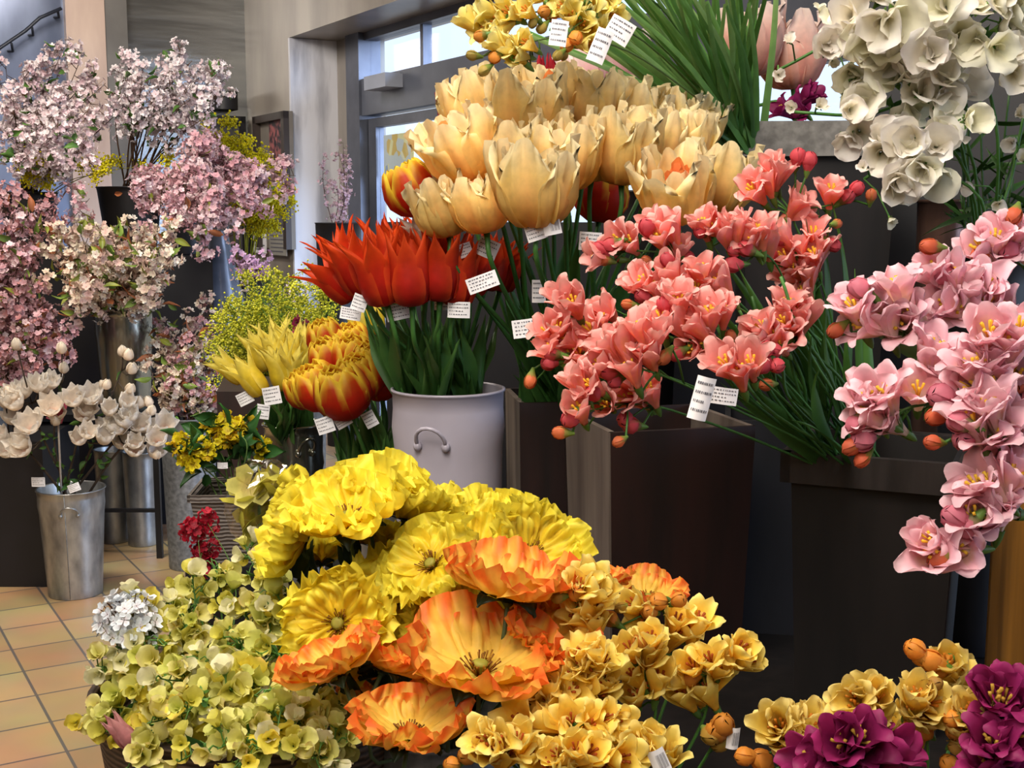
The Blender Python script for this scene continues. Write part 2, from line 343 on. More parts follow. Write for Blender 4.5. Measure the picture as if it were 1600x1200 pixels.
note(418, 190, 446, 268, surf('picture_print', 0x27242c, 0x9a5a5a, (18, 18, 18), .5, 0, 3, .45, .6), 'dark picture poster with a reddish figure on the notice board')
note(416, 290, 444, 352, surf('picture_print_2', 0x3a3844, 0x77727c, (14, 14, 14)), 'grey picture poster in the middle of the notice board')
note(418, 355, 446, 400, surf('grey_paper', 0x8a8880, 0x98968e), 'beige printed sheet low on the notice board', marks=6)
note(394, 364, 414, 396, PAPER, 'small white sheet at the lower left of the notice board', marks=4)

# ------------------------------------------------------------------ flower meshes
def petal(mb, M, az, prof, wid, col, wrap=1.0, ruf=0, rn=3, nu=6, nv=5, twist=0, seed=0, notch=.1, cup=0, fr=0, wr=0):
    """prof: (r,z) list; wid: half widths; col(t,v); wrap: how closely it follows the round cup."""
    pr = [V((a, b, 0)) for a, b in prof]; Rz = Matrix.Rotation(az, 4, 'Z'); ph = R.random() * 6.28; wv = [V((x, 0, 0)) for x in wid]
    def fn(t, v):
        q = v * 2 - 1
        t2 = t * (1 - notch * (abs(q) ** 2.2) * t)
        c = cr(pr, t2); r, z = c.x, c.y; wd = max(cr(wv, t).x, .0002); s = q * wd
        e = .04; d = cr(pr, min(1, t2 + e)) - cr(pr, max(0, t2 - e)); d = d.normalized() if d.length > 1e-9 else V((0, 1, 0))
        nrm = V((d.y, -d.x, 0))
        rw = max(abs(r), .004) / max(wrap, .001); th = max(-1.5, min(1.5, s / rw)); x = r - rw * (1 - math.cos(th)); y = rw * math.sin(th)
        am = ruf * t * t * (.35 + .65 * abs(q)) * math.sin(q * rn * 3 + ph + t * 2) + cup * q * q * t
        am += fr * t ** 3 * math.sin(q * rn * 6 + ph * 2)
        if wr: am += wr * t * noise.noise(V((q * 5.5, t * 2.2, ph * 9))) + wr * .6 * t * noise.noise(V((q * 9, t * 3, ph * 5)))
        p = V((x + nrm.x * am, y + twist * t * t, z + nrm.y * am))
        return Rz @ p, col(t, q)
    mb.grid(nu, nv, fn, M)
GRN = lin(0x3f6b2c); DGRN = lin(0x26441c); LGRN = lin(0x6f8f3c)
def grad(stops):
    st = [(a, lin(c)) for a, c in stops]
    def g(t):
        for (a, ca), (b, cb) in zip(st, st[1:]):
            if t <= b: return mixc(ca, cb, (t - a) / max(b - a, 1e-6))
        return st[-1][1]
    return g
def centre_band(base, band, k=.55):
    def col(t, q):
        c = base(t); return mixc(c, band(t), k * max(0, 1 - abs(q) * 1.9) * (1 - t * .6))
    return col
# cream double tulip
def tulip_cream(open_=0, orange=.4, gs=((0, 0xe9a84a), (.3, 0xf5c766), (.7, 0xf9de8e), (1, 0xfbeec2)), os_=((0, 0xee8236), (.5, 0xf6a05a), (1, 0xf9cc8a))):
    mb = MB(); g = grad(gs); o = grad(os_)
    hot = grad(((0, 0xe06a2a), (.6, 0xf0763a), (1, 0xf69a58)))
    for k in range(6):
        a = k * pi / 3 + R.uniform(-.15, .15); s = R.uniform(.86, 1.08); sp = open_ * R.uniform(.4, 1.4) + .15
        petal(mb, None, a, [(.003, 0), (.026, .006), (.043, .028), (.047 + .002 * sp, .052), (.045 + .008 * sp, .074 * s), (.041 + .020 * sp, .098 * s)],
              [.004, .024, .034, .038, .036, .022], centre_band(g, o), .86, .004, 2.0, 10, 12, notch=.26, fr=.0024, wr=.012, twist=R.uniform(-.006, .006))
    for k in range(6):
        a = (k + .5) * pi / 3 + R.uniform(-.25, .25); s = R.uniform(.82, 1.06)
        petal(mb, None, a, [(.003, .002), (.020, .008), (.034, .035), (.035, .06 * s), (.029 + .014 * open_ * R.uniform(.3, 1.4), .096 * s)],
              [.004, .02, .028, .030, .020], centre_band(g, o, .7), .85, .005, 2.4, 8, 9, notch=.25, fr=.002, wr=.010)
    for k in range(8):
        a = R.uniform(0, 6.28); rr = R.uniform(.007, .022); c = hot if R.random() < orange else g
        petal(mb, None, a, [(.002, .01), (rr * .8, .03), (rr, .055), (rr * 1.1, .088 + R.uniform(-.014, .006))], [.003, .012, .018, .012],
              (lambda c: lambda t, q: c(t))(c), .5, .004, 2, 6, 6, notch=.2, wr=.008)
    return mb
def tulip_double_ry():
    mb = MB()
    def col(t, q):
        m_ = sst((t - .66 + .5 * abs(q) ** 3 + .07 * math.sin(q * 11)) * 3.4); return mixc(lin(0xc22608), lin(0xf1d23a), m_)
    for ring, (n, sc, hh) in enumerate(((6, 1, 1), (6, .8, 1.0), (5, .55, .95), (3, .3, .9))):
        for k in range(n):
            a = (k + .5 * ring) * 2 * pi / n + R.uniform(-.12, .12)
            petal(mb, None, a, [(.003, 0), (.026 * sc, .004), (.045 * sc, .026), (.047 * sc, .052), (.036 * sc, .080 * hh), (.028 * sc, .088 * hh)],
                  [.004, .02 * sc ** .4, .029 * sc ** .6, .029 * sc ** .6, .018, .005], col, .9, .002, 1.5, 7, 6, cup=-.006)
    return mb
def tulip_lily(c0, c1, c2, flare=1.0, slim=1.0, n=6, core=False):
    mb = MB(); g = grad(((0, c0), (.5, c1), (1, c2))); e = lin(c2)
    col = lambda t, q: mixc(g(t), e, abs(q) ** 3 * .6)
    for k in range(n):
        a = k * 2 * pi / n + R.uniform(-.1, .1); fl = flare * R.uniform(.7, 1.25); off = .003 * (k % 2)
        petal(mb, None, a, [(.003, 0), (.022 * slim - off, .006), (.028 * slim - off, .03), (.023 * slim + .004 * fl, .058), (.024 * slim + .012 * fl, .08), (.024 * slim + .026 * fl, .102)],
              [.004, .018 * slim, .023 * slim, .018 * slim, .010, .0008], col, .95, .001, 1, 9, 5, cup=-.004)
    if core:
        for k in range(4):
            petal(mb, None, k * 1.57 + .4, [(.002, .003), (.012, .03), (.013, .06), (.012, .088)], [.003, .014, .013, .001], col, .6, 0, 1, 6, 4)
    return mb
# freesia
def freesia(cols, openness=1.0, L=.05):
    mb = MB(); g = grad(((0, cols[0]), (.38, cols[1]), (.62, cols[2]), (.95, cols[3]))); thr = lin(cols[4])
    for k in range(6):
        a = k * pi / 3 + R.uniform(-.18, .18); o = openness * R.uniform(.55, 1.35); inn = k % 2; ht = R.uniform(.92, 1.1)
        petal(mb, None, a, [(.0016, 0), (.0030, L * .26), (.0072, L * .52), (.0108 + .001 * o, L * .76), (.0125 + .0065 * o, L * (1.0 - .05 * o) * ht), (.0115 + .0135 * o, L * (1.12 - .16 * o) * ht)],
              [.0018, .0032, .0070, .0104, .0118, .0070], lambda t, q: mixc(g(t), thr, .0 if t > .6 or abs(q) > .4 else .3 * (1 - abs(t - .5) * 3)),
              .8 - .3 * (o > .9), .0014, 1.2, 9, 6, twist=R.uniform(-.004, .004), cup=.0035 * (1 - 2 * inn) - .001, notch=.22, wr=.0016)
    return mb
def stamens(c, L=.05, n=4):
    mb = MB()
    for k in range(n):
        a = k * 6.28 / n + .4; mb.tube([(0, 0, L * .45), (.002 * math.cos(a), .002 * math.sin(a), L * .7), (.0045 * math.cos(a), .0045 * math.sin(a), L * .88)], [.0006, .0007, .0016], lin(c), 4)
    return mb
def calyx(L=.012, r=.0045, c=0x5c8038):
    mb = MB(); mb.lathe([(.001, -.004), (.0028, 0), (r * .9, L * .4), (r, L * .8), (r * 1.05, L)], lambda u: lin(c), 7); return mb
def bud(c0, c1, L=.024, r=.0078):
    mb = MB(); g = grad(((0, c0), (.2, c0), (.6, c1), (1, c1)))
    mb.lathe([(.0015, 0), (r * .45, L * .18), (r * .85, L * .42), (r, L * .65), (r * .8, L * .88), (r * .35, L * .985), (.0002, L)], lambda u: g(u), 8)
    for k in range(3):
        petal(mb, None, k * 2.1, [(.001, L * .3), (r * .9, L * .45), (r * 1.06, L * .66), (r * .8, L * .9), (r * .2, L * 1.03)], [.002, r * .8, r * .9, r * .6, .0005], lambda t, q: g(.4 + t * .6), .9, 0, 1, 5, 3)
    return mb
def poppy(inner, edge, Rr=.062, cup_=1.0, layers=2, core=0x6b3f12, mid=None, lo_=.42, wr_=.018):
    mb = MB(); ci, ce = lin(inner), lin(edge); cm = lin(mid) if mid else mixc(ci, ce, .3)
    def col(t, q):
        n_ = .16 * math.sin(q * 13 + t * 7); a = sst((t - lo_ + n_) / .5); return mixc(mixc(ci, cm, sst(t * 2)), ce, a)
    for l in range(layers):
        s = 1 - .13 * l; n = 5 if l == 0 else 4
        for k in range(n):
            a = (k + .5 * l) * 2 * pi / n + R.uniform(-.15, .15); h = cup_ * R.uniform(.7, 1.3)
            petal(mb, None, a, [(.003, .001 + .002 * l), (.018 * s, .006 + .003 * l), (.036 * s, (.013 * h + .004 * l)), (Rr * .84 * s, .024 * h + .004 * l), (Rr * s * R.uniform(.94, 1.06), (.036 * h + .003))],
                  [.006, .026 * s, .041 * s, .047 * s, .040 * s], col, .5, .006, 1.8, 15, 30, notch=.14, fr=.0018, cup=.003, wr=wr_)
    return mb
def poppy_heart(c1=0x7a4512, c2=0xa8a040, n=46):
    mb = MB()
    for k in range(n):
        a = R.uniform(0, 6.28); r = R.uniform(.008, .0175); h = R.uniform(.012, .02); c = mixc(lin(c1), lin(0xc8932a), R.random() ** 2)
        p = V((r * math.cos(a), r * math.sin(a), h)); mb.tube([(p.x * .3, p.y * .3, .004), (p.x * .8, p.y * .8, h * .8), p], [.0004, .0005, .0010], c, 3)
    mb.lathe([(.002, .003), (.0052, .008), (.006, .013), (.0075, .0145), (.004, .0165), (.0002, .0160)], lin(c2), 10)
    return mb
def poppy_calyx():
    mb = MB()
    for k in range(4):
        petal(mb, None, k * 1.57 + .3, [(.002, -.003), (.016, .0), (.028, .002), (.038, -.008)], [.004, .011, .012, .002], lambda t, q: lin(0x2f3d26), .1, .003, 4, 6, 6, fr=.001)
    mb.lathe([(.002, -.008), (.006, -.004), (.004, .002)], lin(0x3a4a2c), 8); return mb
def sweetpea(c0, c1, s=1.0, blush=None):
    mb = MB(); g = grad(((0, c0), (1, c1))); bl = lin(blush) if blush else None
    col = lambda t, q: mixc(g(t), bl, .5 * sst(t * 2 - 1) * max(0, q)) if bl else g(t)
    petal(mb, None, 0, [(.001, 0), (.006 * s, .008 * s), (.012 * s, .017 * s), (.017 * s, .022 * s)], [.003, .013 * s, .017 * s, .009 * s], col, .5, .003 * s, 1.4, 6, 6)
    petal(mb, None, pi * .75, [(.001, 0), (.006 * s, .007 * s), (.009 * s, .015 * s), (.010 * s, .021 * s)], [.003, .009 * s, .012 * s, .006 * s], col, .7, .002 * s, 1.4, 5, 4)
    petal(mb, None, -pi * .75, [(.001, 0), (.006 * s, .007 * s), (.010 * s, .014 * s), (.013 * s, .019 * s)], [.003, .009 * s, .012 * s, .006 * s], col, .7, .002 * s, 1.4, 5, 4)
    petal(mb, None, pi, [(.001, 0), (.003 * s, .007 * s), (.003 * s, .013 * s)], [.002, .006 * s, .002], col, .9, 0, 1, 3, 3)
    return mb
def pea_calyx():
    mb = MB(); mb.lathe([(.0008, -.008), (.0016, -.005), (.0032, -.001), (.0040, .0015)], lin(0x5d8438), 6)
    for k in range(4): petal(mb, None, k * 1.57 + .4, [(.0038, .0), (.0065, .003), (.0095, .003)], [.002, .0018, .0003], lambda t, q: lin(0x5d8438), .5, 0, 1, 2, 2)
    return mb
def bl_cluster(cols, n=8, r=.03, fs=.013, petals=5, leafc=None):
    """a tuft of small open blossoms round the twig; +Z is outwards"""
    mb = MB(); cols = [lin(c) for c in cols]
    for k in range(n):
        d = V((R.gauss(0, 1), R.gauss(0, 1), R.gauss(.35, .8))).normalized(); p = d * r * R.uniform(.5, 1.05) + V((0, 0, r * .3)); c = R.choice(cols)
        M = aim(p, d + V((0, 0, .3)), R.random() * 6); s = fs * R.uniform(.8, 1.15); dk = tuple(x * .75 for x in c); deep = mixc(c, lin(0xb04a5a), .35)
        mb.tube([V((0, 0, 0)), p * .5, p], .0007, lin(0x6a4a38), 3, cap=False)
        for j in range(petals):
            a = j * 2 * pi / petals + R.uniform(-.15, .15); lift = R.uniform(.2, .6)
            ca, sa = math.cos(a), math.sin(a); tx, ty = -sa, ca; b = len(mb.v)
            for (rr, ww, zz, cc) in ((.05, .0, 0, deep), (.55, .42, lift * .35, c), (.55, -.42, lift * .35, c), (1.0, .25, lift, c), (1.0, -.25, lift, c), (.6, 0, lift * .12, dk)):
                mb.v.append(M @ V(((ca * rr + tx * ww) * s, (sa * rr + ty * ww) * s, zz * s))); mb.c.append(cc)
            mb.f += [(b, b + 2, b + 5), (b, b + 5, b + 1), (b + 1, b + 5, b + 3), (b + 5, b + 2, b + 4), (b + 5, b + 4, b + 3)]
    return mb
def leaf_mesh(L=.05, W=.012, c0=0x35602a, c1=0x5d8a3e, bend=.3, nu=6, nv=2, base=0.15):
    mb = MB(); g = grad(((0, c0), (1, c1)))
    petal(mb, None, 0, [(0, 0), (L * bend * .15, L * .33), (L * bend * .45, L * .66), (L * bend, L * .95)], [W * base, W * .9, W, W * .5, W * .04], lambda t, q: mixc(g(t), lin(c0), .4 * (1 - abs(q))), .3, 0, 1, nu, nv * 2, cup=-W * .25)
    return mb
def magnolia(openness=.5):
    mb = MB(); g = grad(((0, 0xdcaa90), (.25, 0xf2e6d8), (1, 0xfaf6ee)))
    for l, n in ((0, 4), (1, 4)):
        for k in range(n):
            o = openness * R.uniform(.6, 1.3) * (1 - .45 * l)
            petal(mb, None, (k + .5 * l) * 2 * pi / n + R.uniform(-.2, .2), [(.003, 0), (.014 + .006 * o, .012), (.022 + .016 * o, .034), (.022 + .034 * o, .058 - .006 * o)], [.005, .017, .022, .006], lambda t, q: g(t), .7, .001, 1, 6, 5, cup=-.006)
    return mb
def magbud():
    mb = MB(); g = grad(((0, 0xc49880), (.3, 0xf0e0cc), (1, 0xf8f0e0)))
    mb.lathe([(.002, 0), (.011, .006), (.016, .018), (.0155, .029), (.009, .042), (.0004, .051)], lambda u: g(u), 9)
    for k in range(3): petal(mb, None, k * 2.1, [(.004, .002), (.0165, .012), (.0185, .024), (.013, .042), (.003, .053)], [.004, .013, .015, .010, .001], lambda t, q: g(t), .9, 0, 1, 6, 4)
    return mb
def mimosa_tuft(cols, n=34, r=.032, ps=.0032, stemc=0x5a7a2a):
    mb = MB(); cols = [lin(c) for c in cols]
    for j in range(4):
        e = V((R.gauss(0, .5), R.gauss(0, .5), 1.2)).normalized() * r * 1.5
        mb.tube([V((0, 0, 0)), e * .5, e], .0007, lin(stemc), 3, cap=False)
        for k in range(n // 4):
            p = e * R.uniform(.15, 1) + V((R.gauss(0, 1), R.gauss(0, 1), R.gauss(0, 1))) * r * .28; s = ps * R.uniform(.7, 1.3); c = R.choice(cols)
            mb.ell(p, (s, s, s), c, 3, 5)
    return mb

CO = (0xf0a884, 0xf68e78, 0xf8948e, 0xfdc4ba, 0xf8b848); PK = (0xf6ead4, 0xf8e0d6, 0xf0b6c2, 0xf8d2da, 0xf0c850)
YE = (0xeaa030, 0xf6c23c, 0xfcdc54, 0xfdea8c, 0xe89a30); MG = (0x5e1030, 0x7c1648, 0x8e1e58, 0xa02a68, 0x6a1038)
YL = (0xd4a83c, 0xecc648, 0xf2d458, 0xf6e08a, 0xe8a030)
def fset(cols, budc, budtip, st, calc=0x5c8038, os=(.95, 1.15, .7, .3, .5, .85)):
    d = {'f': [freesia(cols, o).mesh('flower', PET) for o in os], 'st': stamens(st).mesh('stamens', PET), 'ca': calyx(c=calc).mesh('calyx', LEAF),
         'b': [bud(calc, budc).mesh('bud', PET), bud(budc, budc, .026, .0085).mesh('bud', PET)], 'gb': [bud(0x7d9a44, budtip, .022, .0062).mesh('bud', PET)]}
    return d
F_CO = fset(CO, 0xdb5660, 0xd8764a, 0xf2c33c); F_PK = fset(PK, 0xdd7f92, 0xd86a48, 0xf0c640); F_YE = fset(YE, 0xe0963a, 0xb08a3a, 0xb0541a, os=(.15, .35, .5, .75, .3, .9)); F_MG = fset(MG, 0x8a2450, 0x7a2a4a, 0xc8a040); F_YL = fset(YL, 0xe89a3c, 0xb6883e, 0xd08020, os=(.2, .45, .6, .9, .3, .9))
F_YU = fset((0xdcb848, 0xf2d860, 0xf6e474, 0xf8eea4, 0xe8a030), 0xf0a448, 0xb8a050, 0xd08020)
FLEAF = [leaf_mesh(.27, .010, 0x2c5220, 0x4f7a34, b_, 10, 2, .5).mesh('leaf', LEAF) for b_ in (.05, .15, .25)]

def spray(name, F, stem, mouths, buds, gbuds=(), size=1.0, leafs=0, ped=.45, dz=.012, group=None, label=None, cat='flower', stemc=0x3f6b2c, sr=.0022, dense=.45):
    """stem: (px,py,D) from base to tip. mouths/buds: (px,py[,dD]) where each open flower or bud shows."""
    pts = curve([P(*q) for q in stem], 22); base = pts[0]; t = thing(name, base, label, cat, group)
    sm = MB(); sm.tube([p - base for p in pts], [sr * (1 - .55 * i / 21) for i in range(22)], lin(stemc), 6)
    tip = pts[int(22 * (1 - ped)):]
    def att(q, L, minback, side=0):
        k = min(range(len(tip)), key=lambda i: (V(proj(tip[i])) - V(q[:2])).length - i * .0)
        a = tip[k]; m_ = P(q[0], q[1], a.y - (q[2] if len(q) > 2 else dz)); k2 = max(0, k - 2); a = tip[k2]
        d = m_ - a
        d = d.normalized() * .75 + V((R.uniform(-.5, .5), R.uniform(-.75, .15), R.uniform(.1, .8))) * (.8 if minback else .5)
        if side: d = d.normalized() * .5 + V((R.uniform(-1.1, .1), R.uniform(-.15, .35), R.uniform(-.8, .35)))
        d.normalize(); bs = m_ - d * L
        if (bs - a).length > .003:
            mid = (bs + a) / 2 + V((0, 0, .004)); sm.tube([a - base, mid - base, bs - base + d * .003], .0013 * size, lin(stemc), 5)
        return bs, d
    extra = [(q[0] + R.uniform(-24, 24), q[1] + R.uniform(-18, 22), .0) for q in mouths if R.random() < dense]
    for q in list(mouths) + extra:
        L = .05 * size; bs, d = att(q, L * .9, 1); me = R.choice(F['f']); s = size * R.uniform(.9, 1.12)
        o = put('flower', me, t, aim(bs, d, R.random() * 6, s)); sub('stamens', F['st'], o); sub('calyx', F['ca'], o)
    for q in buds:
        bs, d = att(q, .02 * size, 0, R.random() < .5); o = put('bud', R.choice(F['b']), t, aim(bs, d, R.random() * 6, size * R.uniform(.95, 1.25))); sub('calyx', F['ca'], o)
    for q in gbuds:
        bs, d = att(q, .018 * size, 0, 1); put('bud', R.choice(F['gb']), t, aim(bs, d, R.random() * 6, size * R.uniform(.95, 1.2)))
    sm.build('stem', STEM, t, M=Matrix.Translation(base))
    for k in range(leafs):
        i = R.randint(1, 5); d = (pts[min(21, i + 9)] - pts[i]).normalized() + V((R.uniform(-.25, .25), R.uniform(-.35, .05), R.uniform(0, .3)))
        put('leaf', R.choice(FLEAF), t, aim(pts[i], d, R.random() * 6, R.uniform(.8, 1.25)))
    return t, pts

# ------------------------------------------------------------------ containers
def bucket(name, label, cat, c, z0, z1, r0, r1, m, group=None, rim=.004, band=None, ears=None, seam=None, inner=True):
    t = thing(name, V((c[0], c[1], z0)), label, cat, group); H = z1 - z0; h = .003
    pr = [(0.001, .004), (r0 - .004, .004), (r0, 0), (r0 + .001, .003)]
    for k in range(1, 13):
        u = k / 13; r = r0 + (r1 - r0) * u
        if band and any(abs(u - b) < .04 for b in band): r += .003
        pr.append((r, H * u))
    pr += [(r1, H - rim * 1.5), (r1 + rim, H - rim), (r1 + rim, H), (r1 - .001, H + .001), (r1 - h, H - rim)]
    pr += [(r0 + (r1 - r0) * .55 - h, H * .55), (r0 - h, H * .5), (.001, H * .5)]
    mb = MB(); mb.lathe(pr, (1, 1, 1), 40); mb.build('body', m, t, M=Matrix.Translation(t.location))
    if ears:
        for a in ears:
            mb = MB(); rr = r0 + (r1 - r0) * .8; q = []; hw = .25
            for k in range(11):
                u = k / 10; aa = a + hw * math.cos(pi * u) ; q.append(V(((rr + .004 + .022 * math.sin(pi * u)) * math.cos(aa), (rr + .004 + .022 * math.sin(pi * u)) * math.sin(aa), H * .8 + (.035 * math.sin(pi * u)))))
            mb.tube(q, .0035 if r1 > .06 else .003, (1, 1, 1), 8)
            for e in (q[0], q[-1]): mb.ell(e, (.008, .008, .009), (1, 1, 1), 5, 8)
            mb.build('handle', m, t, M=Matrix.Translation(t.location))
    if seam is not None:
        mb = MB(); ca, sa = math.cos(seam), math.sin(seam); mb.tube([V(((r0 + .001) * ca, (r0 + .001) * sa, .005)), V(((r1 + .001) * ca, (r1 + .001) * sa, H - .006))], .0015, (1, 1, 1), 5); mb.build('seam', GALVD, t, M=Matrix.Translation(t.location))
    return t
def planter(name, label, c, z0, z1, w1, w0, yaw, mfront, mside, mrim, rimh=0, rimo=.012, group=None):
    """square tapering planter of four boards; +y of its frame is away from us"""
    t = thing(name, V((c[0], c[1], z0)), label, 'planter', group); Ry = Matrix.Translation(t.location) @ Matrix.Rotation(yaw, 4, 'Z'); H = z1 - z0
    for k, mm in ((0, mfront), (1, mside), (2, mfront), (3, mside)):
        mb = MB(); th = .01
        v = []
        for (z, w) in ((0, w0), (H, w1)):
            for (x, y) in ((-w, -w), (w, -w), (w - th * (k % 2), -w + th), (-w + th * (k % 2), -w + th)): v.append(V((x, y, z)))
        mb.v = v; mb.c = [(1, 1, 1)] * 8; mb.f = [(0, 3, 2, 1), (4, 5, 6, 7), (0, 1, 5, 4), (1, 2, 6, 5), (2, 3, 7, 6), (3, 0, 4, 7)]
        rz = Matrix.Rotation(-pi / 2 * k, 4, 'Z')
        mb.build('side_board', mm, t, False, Ry @ rz)
    mb = MB(); wm = (w0 + w1) / 2; mb.box((-wm + .012, -wm + .012, H * .55), (wm - .012, wm - .012, H * .55 + .02), (1, 1, 1)); mb.box((-w0 + .012, -w0 + .012, 0), (w0 - .012, w0 - .012, .01), (1, 1, 1)); mb.build('foam', BLACK, t, False, Ry)
    if rimh:
        for k in range(4):
            mb = MB(); w = w1 + rimo; mb.box((-w, -w, H - rimh), (w, -w1 + .002, H + .002), (1, 1, 1)); mb.build('rim', mrim, t, False, Ry @ Matrix.Rotation(-pi / 2 * k, 4, 'Z'))
    return t
def hv(p): return (p.x, p.y)
ZT = .72
# display bench and table, mostly below the picture
def crate(name, label, pts, z0, z1, m, cat='table'):
    mb = MB(); n = len(pts); mb.v = [V((x, y, z)) for z in (z0, z1) for x, y in pts]; mb.c = [(1, 1, 1)] * (2 * n)
    mb.f = [tuple(range(n))[::-1], tuple(range(n, 2 * n))] + [(i, (i + 1) % n, n + (i + 1) % n, n + i) for i in range(n)]
    return tag(mb.build(name, m, smooth=False), label, cat)
crate('display_table', 'dark display table carrying the tall planters and tulip buckets', [(-.38, 2.36), (.25, 1.54), (1.6, 1.15), (1.75, 2.4), (.2, 3.1), (-.42, 3.0)], 0, ZT, DARK)
crate('display_bench', 'low dark bench under the poppies and yellow freesias', [(-.62, .78), (1.0, .72), (1.0, 1.1), (.25, 1.5), (-.2, 1.72), (-.62, 1.62)], 0, .5, DARK, 'bench')
def pc(px, D): q = P(px, 600, D); return (q.x, q.y)
W3 = planter('square_planter', 'dark square planter with a wide rim holding the coral freesia stems', pc(1385, 1.80), ZT, P(1260, 722, 1.67).z, .113, .098, rad(-24), DARK, SLATE, RIMM, .042)
W2 = planter('square_planter', 'dark red wooden planter with a grey side beneath the coral freesias', pc(1025, 2.04), ZT, P(935, 682, 1.86).z, .122, .110, rad(15), WOODR, WOODG, WOODR)
W1 = planter('square_planter', 'brown wooden planter between the enamel bucket and the grey sided planter', pc(882, 2.32), ZT, P(800, 642, 2.12).z, .10, .094, rad(8), WOODR, WOODG, WOODR)
W4 = planter('square_planter', 'slate grey planter standing behind the rimmed planter', pc(1240, 2.22), ZT, P(1200, 660, 2.1).z, .12, .115, rad(-10), SLATE, SLATE, SLATE)
EN = bucket('enamel_bucket', 'tall lavender white enamel bucket with a wire handle, full of red tulips', 'bucket', pc(700, 2.15), ZT, P(700, 618, 2.06).z, .088, .097, ENAMEL, band=(.82,), ears=(rad(-104), rad(76)), rim=.003)
YB = bucket('tin_bucket', 'small shiny tin bucket holding the yellow tulips', 'bucket', pc(457, 2.66), ZT, P(457, 668, 2.6).z, .055, .064, SHINY, ears=(rad(-58), rad(122)), band=(.72,))
DB = bucket('tin_bucket', 'tin bucket hidden behind poppies under the red and yellow double tulips', 'bucket', pc(590, 2.40), ZT, P(590, 762, 2.4).z, .07, .078, GALV)
crate('wooden_box', 'tall red brown wooden box behind the yellow primulas', [pc(338, 3.1), pc(412, 3.1), pc(440, 3.4), pc(350, 3.4)], 0, P(370, 612, 3.1).z, WOODR, 'box')
# wicker basket with primulas on a slim plinth
bc = P(372, 775, 2.45)
crate('plinth', 'slim dark plinth under the grey wicker primula basket', [(bc.x - .09, 2.37), (bc.x + .09, 2.37), (bc.x + .09, 2.54), (bc.x - .09, 2.54)], 0, P(360, 880, 2.4).z, BLACK, 'plinth')
pzb = P(360, 880, 2.4).z; pzt = P(360, 770, 2.4).z
PB = planter('wicker_basket', 'square grey wicker basket of small yellow primulas', (bc.x, 2.455), pzb, pzt, .082, .062, rad(4), WICKG, WICKG, WICKG, .012, .004); PB['category'] = 'basket'
# sweet pea basket
SB = P(400, 1100, 1.42); sbz = .90
bs = bucket('wicker_basket', 'round brown wicker basket full of pale yellow sweet peas', 'basket', (SB.x, SB.y), .5, sbz, .13, .185, WICK, rim=.006)
bucket('zinc_bucket', 'grey zinc bucket holding the yellow and orange poppies', 'bucket', pc(690, 1.42), .5, P(690, 1150, 1.36).z, .08, .10, GALVD)
bucket('zinc_bucket', 'zinc bucket below the front yellow freesias', 'bucket', pc(960, 1.24), .5, .80, .085, .10, GALVD)
bucket('zinc_bucket', 'zinc bucket below the yellow and magenta freesias, bottom right', 'bucket', pc(1420, 1.10), .5, .76, .08, .095, GALVD)
# golden planter at the right edge for the pink freesias
planter('square_planter', 'golden brown wooden planter cut off by the right picture edge', (P(1700, 900, 1.62).x, 1.62), ZT, P(1600, 770, 1.5).z, .10, .10, rad(-6), GOLDW, GOLDW, GOLDW)
# upper planter with blades
UP_ = planter('square_planter', 'upper dark planter with a thick grey rim under the green blades', pc(1255, 2.62), ZT, P(1200, 188, 2.42).z, .150, .115, rad(-6), DARK, DARK, RIMG, .065, .016)
bucket('tall_vase', 'tall brown metal vase behind the white sweet peas', 'vase', pc(1462, 2.45), ZT, P(1462, 312, 2.4).z, .04, .05, surf('brown_metal', 0x4a3630, 0x6e564e, (20, 20, 3), .3, .7))
m = DARK
crate('display_screen', 'black screen panel behind the right hand planters', [(P(1330, 600, 3.0).x, 3.0), (1.75, 2.55), (1.78, 2.6), (P(1330, 600, 3.0).x + .03, 3.05)], 0, 2.2, BLACK, 'screen')
crate('window_blocker', 'added low black sheet blocking the window behind the tulip buckets', [pc(604, 3.35), pc(1345, 3.05), pc(1345, 3.09), pc(604, 3.39)], 0, 1.43, BLACK, 'screen')  # added sheet, keeps the bright window from showing through the tulip stems
# left side: floor buckets, stands
def gd(py):                                            # floor distance of a picture row
    d = ray(800, py); t = -CH / d.z; return d.y * t
mc = P(109, 945, gd(935)); 
MBK = bucket('floor_bucket', 'tall tapered galvanised bucket of white magnolias on the tiles', 'bucket', (mc.x, gd(935) + .07), 0, P(109, 768, gd(935)).z, .10, .125, GALV, band=(.82,), ears=(rad(-75),), seam=rad(-82))
gc = P(294, 900, gd(892))
GBK = bucket('floor_bucket', 'tall mottled zinc bucket with cherry branches beside the wicker basket', 'bucket', (gc.x, gd(892) + .08), 0, P(294, 655, gd(892)).z, .095, .112, GALVD)
crate('black_plinth', 'black box plinth at the left edge behind the magnolia bucket', [(P(-80, 900, 4.75).x, 4.75), (P(76, 900, 4.75).x, 4.75), (P(76, 900, 4.75).x - .05, 5.3), (P(-80, 900, 4.75).x, 5.3)], 0, P(40, 690, 4.75).z, BLACK, 'plinth')
